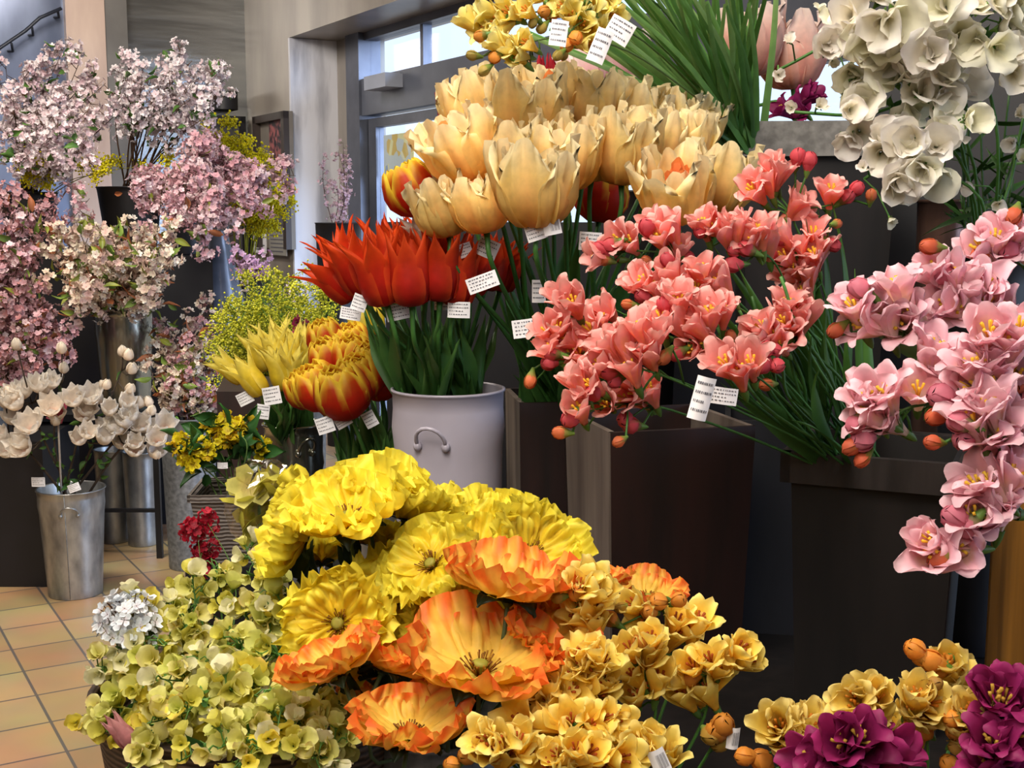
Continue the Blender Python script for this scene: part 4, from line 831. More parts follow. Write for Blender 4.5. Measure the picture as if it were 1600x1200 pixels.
for px, py, D, n, s, mi, lb in (
 (800, 903, 1.24, (.18, .12, 1), 1.28, 1, 'wide and seen edge on, the highest orange one in front'),
 (520, 1030, 1.20, (-.5, .05, 1), 1.0, 1, 'leftmost, tilted over the pale sweet peas'),
 (606, 1028, 1.24, (.35, .3, .8), .85, 1, 'deep orange, second from left, showing its back'),
 (752, 1026, 1.18, (.08, -.14, 1), 1.4, 1, 'largest, facing us with yellow inside'),
 (640, 1130, 1.13, (.1, -.05, 1), 1.05, 1, 'lowest, cupped above the grey bucket'),
 (862, 990, 1.22, (.3, -.3, .9), .85, 1, 'small, right of the largest one'),
 (845, 955, 1.28, (.0, .4, .9), .75, 2, 'rust coloured, shaded under the edge on one'),
 (928, 900, 1.32, (.2, .1, 1), .72, 1, 'small, behind the topmost yellow freesia'),
 (1015, 925, 1.36, (.2, -.1, 1), .75, 1, 'hazy, furthest right behind the yellow freesias'),
 (690, 1075, 1.24, (-.1, -.1, 1), .6, 1, 'tiny, between the largest and the lowest one'),
 (578, 1090, 1.30, (-.1, .2, 1), .6, 2, 'shaded red one under the leftmost ones')):
    pop('orange_poppy', OPM, mi, px, py, D, n, s, 'orange poppy, ' + lb, 'orange poppies')
# dark poppy leaves under the heads
PLF = [leaf_mesh(.07, .022, 0x1e2a1c, 0x33442a, .3, 6, 3, .4).mesh('leaf', LEAF) for _ in range(2)]
li = []
for px, py, D in ((465, 905, 1.46), (500, 900, 1.45), (560, 870, 1.46), (610, 830, 1.48), (720, 905, 1.40), (585, 1065, 1.26), (640, 1060, 1.28), (830, 920, 1.3), (560, 1050, 1.26), (690, 1000, 1.30), (600, 1100, 1.3), (740, 1110, 1.22), (655, 905, 1.42), (830, 975, 1.3)):
    p0 = P(700 + R.uniform(-50, 50), 1225, 1.42); p1 = P(px, py, D); pts = curve([p0, p0.lerp(p1, .5) + V((0, .02, 0)), p1], 9)
    t = thing('poppy_leaf', p0); mb = MB(); mb.tube([p - p0 for p in pts], .002, lin(0x2a3822), 5); mb.build('stem', STEM, t, M=Matrix.Translation(p0))
    for k in range(3): put('leaf', R.choice(PLF), t, aim(p1 - V((0, 0, .01 * k)), (R.uniform(-1, 1), R.uniform(-1, .3), R.uniform(.1, .8)), R.random() * 6, R.uniform(.5, .8)))
    li.append((t, p1))
label_bunch(li, 'dark green leaf sprig under the poppies', 'leaf', 'dark leaf sprigs under the poppies', 7)

# ------------------------------------------------------------------ sweet peas
def pea_spray(name, fl, cal, root, tip, n, spread, size, leafm=None, face=(0, -.6, .5), stemc=0x47702f, frm=.35, buds=None, jit=0):
    rt, tp = V(root), V(tip); bow = V((0, 0, .06)) + V((R.uniform(-.03, .03), R.uniform(-.03, .03), 0)); pts = curve([rt, rt.lerp(tp, .55) + bow, tp], 18)
    t = thing(name, rt); sm = MB(); sm.tube([p - rt for p in pts], [.0018 - .001 * i / 17 for i in range(18)], lin(stemc), 5)
    for k in range(n):
        u = frm + (1 - frm) * (k + .5) / n; i = min(16, int(u * 17)); a = pts[i].lerp(pts[i + 1], u * 17 - i)
        d = V((R.gauss(0, 1), R.gauss(0, 1), R.gauss(0, .8))).normalized() + V(face) * .8; d.normalize(); q = a + d * spread * R.uniform(.5, 1.1) * (1.1 - .5 * u)
        sm.tube([a - rt, (a + q) / 2 - rt + V((0, 0, .004)), q - rt], .0009, lin(stemc), 4, cap=False)
        dd = d + V(face) * .5 + V((0, 0, R.uniform(-.7, .3))); s = size * R.uniform(.8, 1.2) * (1.05 - .35 * u)
        o = put('flower', R.choice(fl), t, aim(q, dd, R.random() * 6, s)); sub('calyx', cal, o)
    sm.build('stem', STEM, t, M=Matrix.Translation(rt))
    if leafm:
        for k in range(3):
            i = R.randint(4, 14); put('leaf', R.choice(leafm), t, aim(pts[i], (R.uniform(-1, 1), R.uniform(-1, .3), R.uniform(-.2, .8)), R.random() * 6, R.uniform(.7, 1.1)))
    return t
PEA = [sweetpea(a, b_, 1, c_).mesh('flower', PET) for a, b_, c_ in ((0xc4bc38, 0xe2da6c, None), (0xc8c44c, 0xe8e490, None), (0xd4c84c, 0xf2eaa4, 0xe8a878), (0xb8bc44, 0xdada7c, None), (0xe0d03c, 0xeede60, 0xeab070), (0xe0dca0, 0xf6f2cc, None))]
PCX = pea_calyx().mesh('calyx', LEAF); SLF = [leaf_mesh(.03, .006, 0x355f2c, 0x5b8a48, .2, 4, 1).mesh('leaf', LEAF)]
root = V((SB.x, SB.y, sbz - .16)); items = []
tips = [(118, 1130, 1.32), (150, 1040, 1.40), (205, 950, 1.48), (240, 925, 1.52), (300, 905, 1.52), (330, 872, 1.56), (385, 858, 1.56), (420, 880, 1.5), (180, 1010, 1.42), (235, 1000, 1.40), (290, 965, 1.42), (350, 930, 1.44), (400, 930, 1.42), (440, 950, 1.4),
        (190, 1080, 1.32), (250, 1060, 1.30), (310, 1030, 1.32), (370, 1000, 1.34), (430, 1020, 1.32), (460, 1080, 1.28), (170, 1150, 1.28), (230, 1130, 1.22), (290, 1110, 1.20), (350, 1080, 1.22), (410, 1090, 1.22), (470, 1130, 1.22), (520, 1110, 1.26),
        (210, 1190, 1.20), (280, 1190, 1.14), (340, 1170, 1.13), (400, 1170, 1.12), (460, 1185, 1.14), (530, 1170, 1.18), (555, 1150, 1.22), (380, 1200, 1.1), (500, 1200, 1.14)]
for q in tips:
    tp = P(*q); rr = root + V((R.uniform(-.07, .07), R.uniform(-.07, .07), 0))
    t = pea_spray('sweet_pea', PEA, PCX, rr, tp, 17, .03, .98, SLF, frm=.40); items.append((t, tp))
label_bunch(items, 'pale yellow green sweet pea stem in the round basket', 'sweet pea', 'pale yellow sweet peas in the round basket', 9)
# white hydrangea head and pink bud in the same basket
HY = bl_cluster((0xe6ecf2, 0xf2f5f8, 0xdce4ec), 110, .038, .0095, 4).mesh('bloom', FINE)
p1 = P(205, 985, 1.44); p0 = V((SB.x - .1, SB.y + .02, sbz - .12)); t = thing('hydrangea', p0, 'white hydrangea head on the left side of the sweet peas', 'hydrangea'); mb = MB(); pts = curve([p0, p0.lerp(p1, .5), p1], 8); mb.tube([p - p0 for p in pts], .003, lin(0x4b7a3a), 6); mb.build('stem', STEM, t, M=Matrix.Translation(p0)); put('bloom', HY, t, aim(p1, (-.3, -.3, 1)))
t, hd = tulip_thing('pink_tulip', [tulip_lily(0xa05a60, 0xc88488, 0xd8a0a0, .0, .9).mesh('bloom', PET)], 188, 1142, 1.24, V((SB.x - .1, SB.y - .05, sbz - .1)), (-.5, -.2, .8), .45, 0, TL, .002); tag(t, 'dusty pink closed bloom low left among the sweet peas', 'tulip')

# ------------------------------------------------------------------ white sweet peas, top right
WH = [sweetpea(0xece4c8, 0xf8f4ee, 1, None).mesh('flower', PET), sweetpea(0xf0e8d4, 0xfaf6f2, 1, 0xf2dcd0).mesh('flower', PET), sweetpea(0xe4e0bc, 0xf2f0e0, 1, None).mesh('flower', PET)]
wroot = P(1545, 420, 2.05)
bucket('tall_vase', 'dark vase holding the white sweet peas at the right edge', 'vase', (wroot.x, wroot.y), ZT, P(1545, 395, 2.05).z, .06, .075, BLACK)
items = []
def white_spray(path, pts_px, D, lb):
    pts = curve([V(wroot) - V((0, 0, .08))] + [P(x, y, D + .1) for x, y in path], 18); rt = pts[0]; t = thing('white_sweet_pea', rt, lb, 'sweet pea', 'white sweet peas top right'); sm = MB(); sm.tube([p - rt for p in pts], .0024, lin(0x3d6a2c), 6)
    for (x, y, s) in pts_px:
        k = min(range(6, 18), key=lambda i: (V(proj(pts[i])) - V((x, y))).length); a = pts[k]; q = P(x, y, a.y - .05 * R.uniform(.4, 1.6)); d = (q - a)
        sm.tube([a - rt, (a + q) / 2 - rt + V((0, 0, .01)), q - rt], .0013, lin(0x4d7a3a), 5)
        if s >= .7:
            for j in range(2):
                o = put('flower', R.choice(WH), t, aim(q + V((R.uniform(-.01, .01), R.uniform(-.01, .01), R.uniform(-.01, .01))), d.normalized() + V((R.uniform(-.6, .6), -.5, R.uniform(-.6, .6))), R.random() * 6, 1.6 * s * R.uniform(.85, 1.2))); sub('calyx', PCX, o)
        else:
            o = put('bud', R.choice(WH), t, aim(q, d.normalized() + V((R.uniform(-.4, .4), 0, R.uniform(-.6, .6))), R.random() * 6, 1.25 * s)); sub('calyx', PCX, o)
    sm.build('stem', STEM, t, M=Matrix.Translation(rt)); 
    for j in range(2): put('leaf', R.choice(SLF), t, aim(pts[12], (R.uniform(-1, 1), -1, .3), R.random() * 6, 1.3))
white_spray([(1500, 220), (1420, 110), (1330, 60), (1215, 110)], [(1342, 81, 1.2), (1375, 84, 1.1), (1285, 69, .9), (1216, 117, .55), (1234, 66, .5), (1312, 40, .7), (1282, 20, .5), (1355, 60, 1.1), (1330, 100, .9), (1330, 138, .7), (1300, 95, .5)], 1.78, 'white sweet pea spray reaching left towards the green blades')
white_spray([(1520, 250), (1450, 140), (1400, 60), (1350, 10)], [(1330, 18, 1.1), (1384, 36, 1.2), (1410, 10, 1.1), (1438, 39, 1.2), (1420, 70, 1.1), (1360, -10, 1.0), (1450, 75, 1.1), (1395, 80, 1), (1380, 5, 1)], 1.74, 'white sweet pea spray at the top edge, centre of the white ones')
white_spray([(1560, 250), (1540, 120), (1520, 50), (1490, -10)], [(1480, 18, 1.1), (1564, 36, 1.2), (1540, 69, 1.1), (1500, 60, 1.2), (1582, 111, .9), (1520, 10, 1.1), (1590, 10, 1.1), (1480, 70, 1.0), (1570, 85, 1), (1555, 5, 1)], 1.72, 'white sweet pea spray in the top right corner')
white_spray([(1520, 300), (1470, 210), (1430, 160), (1350, 180), (1240, 175)], [(1408, 126, 1.2), (1438, 150, 1.2), (1486, 141, 1.2), (1474, 120, 1.1), (1336, 180, .9), (1360, 174, 1.1), (1390, 186, 1.1), (1336, 207, .9), (1279, 168, .6), (1237, 168, .5), (1420, 180, 1.1), (1460, 165, 1.1)], 1.76, 'white sweet pea spray in the middle, tip above the grey rim')
white_spray([(1540, 330), (1480, 270), (1430, 230), (1380, 260), (1350, 280)], [(1378, 231, 1.0), (1405, 246, 1.1), (1465, 237, 1.2), (1480, 207, 1.0), (1396, 290, 1.0), (1416, 276, 1.1), (1455, 270, 1.0), (1501, 186, .8), (1348, 262, .5), (1430, 215, 1.1), (1390, 340, .5), (1440, 260, 1)], 1.72, 'white sweet pea spray hanging lowest over the dark gap')
white_spray([(1560, 350), (1580, 280), (1590, 230), (1600, 180)], [(1582, 222, .65), (1561, 318, .6), (1600, 250, .6), (1595, 180, .6), (1520, 290, .6)], 1.8, 'white sweet pea buds at the right edge over green foliage')
FOL = [leaf_mesh(.12, .006, 0x1e3a16, 0x3c6428, b_, 6, 1, .6).mesh('leaf', LEAF) for b_ in (.2, .5)]
items = []
for k in range(12):
    tp = P(R.uniform(1500, 1610), R.uniform(90, 330), R.uniform(1.95, 2.15)); rt = V(wroot) + V((R.uniform(-.03, .03), R.uniform(-.03, .03), -.08)); pts = curve([rt, rt.lerp(tp, .5) + V((.0, .02, 0)), tp], 10); t = thing('foliage_sprig', rt); mb = MB(); mb.tube([p - rt for p in pts], .002, lin(0x2c4a1e), 5); mb.build('stem', STEM, t, M=Matrix.Translation(rt))
    for j in range(9): put('leaf', R.choice(FOL), t, aim(pts[R.randint(2, 9)], (R.uniform(-1, 1), R.uniform(-1, .5), R.uniform(-.4, 1)), R.random() * 6, R.uniform(.5, 1)))
    items.append((t, tp))
label_bunch(items, 'dark green foliage sprig behind the white sweet peas', 'foliage', 'foliage behind the white sweet peas', 6)

# ------------------------------------------------------------------ upper planter: blades and yellow freesias
items = []; bz = P(1200, 188, 2.42).z - .06; ub = V((P(1175, 188, 2.5).x, 2.50, bz))
tufts = []
for k in range(90):
    u = k / 89; tx = -40 * (1 - u) + 830 * (1 - u) + 1210 * u + 40 * (1 - u) + R.uniform(-20, 20); ty = R.uniform(-80, 10) if u > .25 else R.uniform(-20, 60) - (u * 60)
    if k % 10 == 0:
        tufts.append((thing('freesia_blades', ub + V((-.035 + .008 * (k // 10), 0, 0))), P(tx + 20, 30, 2.3)))  # tuft of freesia leaf blades
    t = tufts[-1][0]; tp = P(tx, ty, R.uniform(2.1, 2.4)); rt = ub + V((R.uniform(-.06, .02), R.uniform(-.03, .03), 0)); bend = rt.lerp(tp, .5) + V((R.uniform(-.015, .015), R.uniform(-.02, .02), .02)); pts = curve([rt, bend, tp], 12)
    mb = MB(); sd = (tp - rt).cross(V((0, -1, .2))).normalized(); wd = R.uniform(.011, .017); c0, c1 = R.choice(((0x4c7c34, 0x80ac5c), (0x3c6c2c, 0x6a9a4a), (0x5c8c44, 0x98b870)))
    mb.grid(11, 2, lambda a, b_: (pts[int(round(a * 11))] - rt + sd * (b_ - .5) * wd * (1 - a * .55) + V((0, -.002 * (1 - abs(b_ - .5) * 2), 0)), mixc(lin(c0), lin(c1), a * .8 + .2 * abs(b_ - .5))))
    mb.build('blade', LEAF, t, M=Matrix.Translation(rt))
label_bunch(tufts, 'fan of narrow green blades in the upper rimmed planter', 'plant', 'green blades in the upper planter', 12)
for lb, D, st, mo, bu, gb in (
 ('at the top left with big pale petals', 1.98, [(1000, 60), (900, 30), (820, 20), (760, 60)], [(755, 12), (790, 15), (748, 45), (770, 30), (815, 10), (775, 50)], [(848, 18), (860, 24)], [(845, 45), (830, 40)]),
 ('in the middle with hanging buds on the left', 1.94, [(1000, 90), (900, 60), (830, 65), (742, 92)], [(790, 70), (815, 62), (800, 85), (770, 60)], [(745, 58), (770, 92)], [(735, 86), (754, 112), (870, 88)]),
 ('behind the white price tags', 2.02, [(1020, 60), (940, 30), (900, 40), (880, 70)], [(910, 35), (940, 45), (925, 70), (890, 20), (870, 5), (905, 10)], [(885, 72), (900, 60)], [(880, 90)]),
 ('cut off by the top edge above the tags', 2.05, [(1040, 20), (970, -10), (900, -20), (850, -20)], [(880, -5), (920, 5), (850, -10), (950, -5), (960, 25), (830, -8)], [], [])):
    spray('yellow_freesia', F_YU, [(1150, 200, 2.48)] + [(x, y, D + .25 * max(0, 1 - k * .5)) for k, (x, y) in enumerate(st)], mo, bu, gb, 1.12, 0, label='yellow freesia spray over the cream tulips ' + lb, group='upper yellow freesias', stemc=0x4c6a34)
# magenta petals behind the rim
t, _ = spray('magenta_freesia', F_MG, [(1262, 230, 2.62), (1250, 190, 2.62), (1245, 165, 2.6), (1240, 150, 2.6)], [(1215, 165), (1248, 172), (1270, 140)], [(1245, 178)], [], 1.3, 0, label='magenta freesia peeking over the grey planter rim')

# ------------------------------------------------------------------ price tags
def price_tag(px, py, D, w_, h_, ang, label, bar=False, curl=.004, yaw=0):
    c = P(px, py, D); t = thing('price_tag', c, label, 'tag', 'white price tags'); M = Matrix.Translation(c) @ Matrix.Rotation(yaw, 4, 'Z') @ Matrix.Rotation(rad(ang), 4, 'Y')
    mb = MB()
    S = lambda x, z, off=0: V((x * w_, -curl * math.cos(x * 2.6) - off, z * h_))
    mb.grid(8, 2, lambda u, v: (S(u - .5, v - .5), (1, 1, 1))); b0 = len(mb.v); mb.build('paper_strip', PAPER, t, M=M)
    mb = MB()
    if bar:
        for k in range(9): x0 = -.1 + k * .06; mb.grid(1, 1, lambda u, v: (S(x0 + u * (.03 if k % 3 else .015), -.3 + v * .6, .0006), (0, 0, 0)))
    else:
        for r_ in range(4):
            x = -.42
            while x < .38 - (r_ == 2) * .25:
                l = R.uniform(.03, .09); x0 = x; z0 = .32 - r_ * .21
                mb.grid(1, 1, lambda u, v: (S(x0 + u * l, z0 + v * .06, .0006), (0, 0, 0))); x += l + R.uniform(.02, .05)
    mb.build('print', INK, t, M=M, smooth=False)
    return t
price_tag(826, 512, 1.84, .048, .027, -8, 'white price tag left of the coral freesias on a tulip leaf')
price_tag(754, 441, 1.90, .048, .024, -20, 'white price tag tilted below the cream tulips')
price_tag(837, 362, 1.85, .030, .026, -18, 'blank white tag under the biggest cream tulip')
price_tag(862, 352, 1.84, .026, .028, -12, 'barcode tag directly under the biggest cream tulip', True)
price_tag(922, 377, 1.92, .034, .028, 4, 'curled tag above the upper left coral spray', curl=.008)
price_tag(723, 392, 2.0, .03, .022, -18, 'tag left below the cream tulips at the red ones')
price_tag(762, 388, 2.0, .034, .03, 24, 'pair like folded tag between red and cream tulips')
price_tag(623, 487, 2.02, .042, .026, -12, 'price tag under the red tulips, left centre')
price_tag(717, 484, 2.0, .036, .026, 2, 'price tag under the red tulips, right')
price_tag(562, 473, 2.0, .024, .026, 20, 'price tag on the leftmost red tulip stems')
price_tag(548, 490, 2.04, .034, .02, 10, 'lower tag below the leftmost red tulip')
price_tag(690, 472, 2.04, .024, .026, 0, 'small tag between the two big red tulip tags')
price_tag(842, 455, 1.98, .022, .036, 0, 'dark printed tag on a cream tulip stem')
price_tag(1096, 622, 1.40, .022, .05, 14, 'long curled price tag hanging below the coral freesias', curl=.006)
price_tag(1128, 618, 1.44, .036, .02, 8, 'rolled white tag right of the long curled one')
price_tag(873, 52, 1.92, .026, .038, 8, 'left white tag on the upper yellow freesias')
price_tag(938, 72, 1.90, .026, .05, 22, 'middle long white tag on the upper yellow freesias')
price_tag(968, 48, 1.96, .04, .036, 30, 'right beige tag on the upper yellow freesias')
price_tag(1145, 1152, 1.16, .012, .022, 6, 'small white tag at the green freesia buds', True)
price_tag(1030, 1188, 1.08, .016, .024, -24, 'small tag at the bottom beside the golden freesias', True)
price_tag(383, 622, 2.52, .032, .026, -26, 'white tag at the left of the yellow tulips')
price_tag(411, 643, 2.5, .026, .03, 8, 'round cornered tag on the yellow tulip stems')
price_tag(425, 618, 2.5, .036, .036, -10, 'tag in the middle of the yellow tulip stems')
price_tag(508, 664, 2.24, .032, .03, -18, 'tag below the largest red and yellow tulips')
price_tag(578, 655, 2.28, .024, .03, -28, 'tag right below the red and yellow tulips')
price_tag(536, 658, 2.26, .03, .022, -30, 'middle tag below the red and yellow tulips')
price_tag(348, 727, 2.38, .020, .012, 0, 'tiny white card on the primula basket rim')
price_tag(60, 753, 4.5, .05, .035, 0, 'white card left on the magnolia bucket rim')
price_tag(116, 762, 4.5, .045, .03, -20, 'white card in the middle of the magnolia bucket rim')

# ------------------------------------------------------------------ cherry blossoms and other branches, left
def branches(name, root, tips, cl, per, spread, label, group, leafs=None, nl=4, frm=.3, stemc=0x4a3628, size=1.0, sag=.0, part='blossom_cluster', cat='blossom branch', pr=.005, per_row=8, rootj=.05, facing=(0, -.4, .4)):
    items = []
    for q in tips:
        tp = P(*q); rt = V(root) + V((R.uniform(-rootj, rootj), R.uniform(-rootj, rootj), 0)); mid = rt.lerp(tp, .5) + V((R.uniform(-.05, .05), R.uniform(-.05, .05), .05 + sag)); pts = curve([rt, mid, tp], 16)
        t = thing(name, rt); sm = MB(); sm.tube([p - rt for p in pts], [pr * (1 - .75 * i / 15) for i in range(16)], lin(stemc), 6)
        for k in range(per):
            u = frm + (1 - frm) * (k + .7) / per; i = min(14, int(u * 15)); a = pts[i].lerp(pts[i + 1], u * 15 - i); d = V((R.gauss(0, 1), R.gauss(0, 1), R.gauss(0, 1))).normalized() + V(facing) * .6; d.normalize(); b_ = a + d * spread * R.uniform(.2, 1)
            sm.tube([a - rt, b_ - rt], .0016, lin(stemc), 4, cap=False); put(part, R.choice(cl), t, aim(b_, d, R.random() * 6, size * R.uniform(.75, 1.2)))
        if leafs:
            for k in range(nl):
                i = R.randint(5, 15); d = V((R.gauss(0, 1), R.gauss(-.5, 1), R.gauss(.3, .8))); put('leaf', R.choice(leafs), t, aim(pts[i] + d.normalized() * spread * .6, d, R.random() * 6, R.uniform(.7, 1.3)))
        sm.build('twig', BARK, t, M=Matrix.Translation(rt)); items.append((t, tp))
    label_bunch(items, label, cat, group, per_row)
def blob(cx, cy, rx, ry, n, D0, D1):
    out = []
    while len(out) < n:
        a, r = R.uniform(0, 6.283), math.sqrt(R.uniform(.15, 1)); out.append((cx + rx * r * math.cos(a), cy + ry * r * math.sin(a), R.uniform(D0, D1)))
    return out
PALE = [bl_cluster((0xecdce0, 0xe6ccd4, 0xf2e8ea), 12, .038, .0135).mesh('blossom_cluster', FINE) for _ in range(3)]
PALEW = [bl_cluster((0xeee4e8, 0xead8de, 0xf6f0f2), 11, .037, .0135).mesh('blossom_cluster', FINE) for _ in range(3)]
ROSY = [bl_cluster((0xe8c0c8, 0xeaccd2, 0xe2b0ba, 0xf0dce0), 13, .040, .0135).mesh('blossom_cluster', FINE) for _ in range(3)]
PEAC = [bl_cluster((0xf2e6d0, 0xecd6c0, 0xf6eee0, 0xe4c6ba), 10, .038, .0155).mesh('blossom_cluster', FINE) for _ in range(3)]
DUSK = [bl_cluster((0xd8b0b4, 0xcca0a6, 0xe4c8c8, 0xc88c8c), 12, .040, .0135).mesh('blossom_cluster', FINE) for _ in range(3)]
GL = [leaf_mesh(.06, .016, 0x36592a, 0x6a9440, .3, 5, 2).mesh('leaf', LEAF)]; BL = [leaf_mesh(.06, .013, 0x7a4a2c, 0xb87048, .3, 5, 2).mesh('leaf', LEAF), leaf_mesh(.06, .013, 0x6a7a2c, 0xa8a848, .3, 5, 2).mesh('leaf', LEAF), leaf_mesh(.06, .014, 0x5a7a34, 0x94a84c, .3, 5, 2).mesh('leaf', LEAF)]
ru = V((UV.location.x, UV.location.y, P(215, 300, 5.95).z)); ru2 = V((UV2.location.x, UV2.location.y, P(60, 310, 5.95).z))
A_ = [(8, 95, 5.7), (35, 110, 5.6), (60, 120, 5.7), (100, 75, 5.6), (112, 68, 5.8), (125, 95, 5.6), (150, 110, 5.7), (165, 130, 5.6), (20, 150, 5.4), (60, 170, 5.4), (100, 150, 5.4), (140, 170, 5.4), (180, 180, 5.5), (10, 210, 5.3), (50, 220, 5.3), (95, 210, 5.3), (135, 230, 5.3), (80, 255, 5.2), (150, 260, 5.3), (30, 250, 5.2)]
branches('cherry_branch', ru2, A_, PALE, 13, .055, 'pale pink cherry branch, upper left bunch', 'upper left pale cherry branches', GL, 5, .3)
B_ = [(200, 85, 5.8), (215, 95, 5.7), (195, 115, 5.7), (222, 120, 5.6), (270, 78, 5.8), (285, 85, 5.7), (300, 95, 5.7), (330, 95, 5.8), (345, 110, 5.7), (355, 118, 5.8), (265, 110, 5.6), (300, 130, 5.6), (335, 140, 5.6), (350, 150, 5.7), (245, 150, 5.6), (290, 160, 5.6), (325, 180, 5.6), (200, 150, 5.7)]
branches('cherry_branch', ru, B_, PALEW, 9, .05, 'whitish pink cherry branch in the upper central fan', 'upper central fan of cherry branches', GL, 4, .45)
rc = V((P(300, 420, 6.05).x, 6.0, zc)); UV3 = bucket('black_vase', 'black vase hidden under the rosy cherry mass', 'vase', (rc.x, rc.y), zc, zc + .2, .07, .09, BLACK)
C_ = [(330, 225, 5.6), (355, 250, 5.6), (385, 260, 5.6), (400, 285, 5.6), (345, 290, 5.4), (375, 310, 5.4), (310, 240, 5.5), (300, 275, 5.3), (320, 310, 5.3), (290, 310, 5.2), (345, 330, 5.3), (380, 335, 5.4), (400, 320, 5.5), (430, 300, 5.6), (462, 275, 5.7), (452, 290, 5.7), (340, 360, 5.2), (310, 350, 5.2), (360, 370, 5.3), (280, 340, 5.2), (250, 320, 5.2), (225, 310, 5.2), (320, 395, 5.2), (200, 300, 5.2), (235, 345, 5.2), (420, 320, 5.6)]
branches('cherry_branch', rc + V((0, 0, .2)), C_, ROSY, 13, .05, 'rosy pink cherry branch arching right', 'rosy pink cherry branches', BL, 3, .35, sag=.06)
zv = P(187, 484, 5.25).z - .08; rd = V((TV.location.x, TV.location.y, zv))
D_ = [(95, 400, 5.0), (110, 430, 5.0), (130, 375, 5.0), (150, 350, 5.1), (175, 370, 4.9), (200, 345, 5.0), (215, 375, 4.9), (235, 360, 5.1), (250, 385, 5.0), (262, 410, 5.0), (245, 430, 4.9), (225, 400, 4.85), (190, 400, 4.85), (160, 400, 4.85), (130, 420, 4.85), (110, 460, 4.9), (150, 450, 4.85), (230, 460, 4.95), (80, 430, 5.0), (70, 370, 5.1), (100, 350, 5.1), (262, 370, 5.1), (290, 350, 5.1), (125, 490, 4.95), (245, 478, 5.0)]
branches('cherry_branch', rd, D_, PEAC, 8, .05, 'cream cherry branch with bronze leaves, tall vase', 'cream cherry branches in the tall vase', BL, 12, .4, facing=(0, -.6, .3))
re_ = V((P(20, 600, 5.3).x, 5.3, P(40, 690, 4.75).z + .30))
bucket('floor_bucket', 'dark bucket behind the magnolias on the black plinth', 'bucket', (re_.x, 5.02), P(40, 690, 4.75).z, P(40, 690, 4.75).z + .2, .08, .1, GALVD); re_.y = 5.02; re_.z -= .14
E_ = [(5, 280, 5.2), (30, 300, 5.1), (60, 310, 5.2), (10, 330, 5.0), (45, 345, 5.0), (80, 330, 5.1), (5, 380, 4.9), (30, 400, 4.9), (60, 400, 5.0), (15, 430, 4.9), (50, 450, 4.9), (75, 470, 4.9), (10, 480, 4.8), (40, 500, 4.8), (70, 520, 4.85), (15, 540, 4.8), (50, 560, 4.8), (85, 550, 4.9), (110, 520, 5.0), (95, 490, 5.0), (5, 585, 4.8), (110, 290, 5.3), (140, 310, 5.3), (100, 560, 4.9)]
branches('cherry_branch', re_, E_, DUSK + ROSY[:1], 12, .055, 'dusky pink cherry branch down the left edge', 'dusky pink cherry branches at the left edge', BL, 8, .3)
zg = P(294, 655, gd(892)).z; rg = V((GBK.location.x, GBK.location.y, zg - .1)); gD = GBK.location.y
Fp = [(235, 510, gD + .2), (260, 500, gD + .2), (285, 490, gD + .2), (315, 475, gD + .25), (330, 460, gD + .3), (245, 545, gD), (275, 530, gD), (305, 525, gD), (330, 520, gD + .1), (235, 580, gD - .1), (265, 570, gD - .1), (295, 570, gD - .1), (325, 560, gD), (330, 600, gD - .05), (250, 610, gD - .1), (300, 620, gD - .12), (275, 600, gD - .15), (330, 630, gD - .1)]
branches('cherry_branch', rg, Fp, PEAC[:2] + DUSK[:1], 7, .045, 'pinkish cherry branch with bronze leaves, zinc bucket', 'cherry branches in the mottled zinc bucket', BL, 8, .35, size=.85)
# mimosa
MI = [mimosa_tuft((0xe0e040, 0xc8cc30, 0xe8e858, 0xacb430)).mesh('mimosa_tuft', FINE) for _ in range(3)]; MI2 = [mimosa_tuft((0xf4ec28, 0xecdc18, 0xe4d820), 60, .045, .0052).mesh('mimosa_tuft', FINE) for _ in range(2)]
rm = V((mim_v.location.x, 3.9, P(440, 640, 3.9).z)); MT = blob(432, 515, 98, 70, 30, 3.6, 4.1) + [(345, 560, 3.7), (340, 520, 3.8), (350, 595, 3.7), (510, 445, 3.9), (525, 470, 3.9), (500, 430, 4.0), (520, 500, 3.8), (385, 450, 3.9), (420, 440, 4.0), (470, 440, 4.0)]
branches('mimosa_sprig', rm, MT, MI, 14, .05, 'yellow green mimosa sprig behind the yellow tulips', 'mimosa behind the yellow tulips', None, 0, .35, 0x64862e, 1.0, part='mimosa_tuft', cat='mimosa', pr=.0025, per_row=11)
rM2 = V((P(380, 420, 6.6).x, 6.6, 1.05)); bucket('floor_bucket', 'bucket behind the grey vase with bright yellow mimosa', 'bucket', (rM2.x, 6.6), 0, 1.12, .1, .14, BLACK)
branches('mimosa_sprig', rM2, [(325, 205, 6.3), (345, 205, 6.3), (365, 215, 6.3), (385, 235, 6.3), (405, 250, 6.3), (425, 265, 6.3), (440, 280, 6.3), (400, 275, 6.2), (420, 300, 6.2), (425, 325, 6.2), (430, 345, 6.2), (412, 330, 6.2), (345, 225, 6.3), (445, 300, 6.3), (380, 260, 6.3)], MI2, 11, .05, 'bright yellow mimosa sprig behind the rosy cherry', 'bright yellow mimosa at the back', None, 0, .45, 0x8a8a20, 1.0, sag=.12, part='mimosa_tuft', cat='mimosa', pr=.003)
branches('mimosa_sprig', ru2 + V((0, .05, -.05)), [(45, 265, 5.5), (60, 270, 5.5), (72, 262, 5.5), (180, 270, 5.6), (265, 255, 5.8)], MI2, 6, .04, 'golden mimosa sprig glimpsed under the upper cherry bunch', 'golden mimosa under the upper cherry', None, 0, .6, 0x8a8a20, .8, part='mimosa_tuft', cat='mimosa', pr=.003)
LIL = [bl_cluster((0xc8a8cc, 0xb898c4, 0xd8c0dc), 12, .04, .012, 5).mesh('blossom_cluster', FINE)]
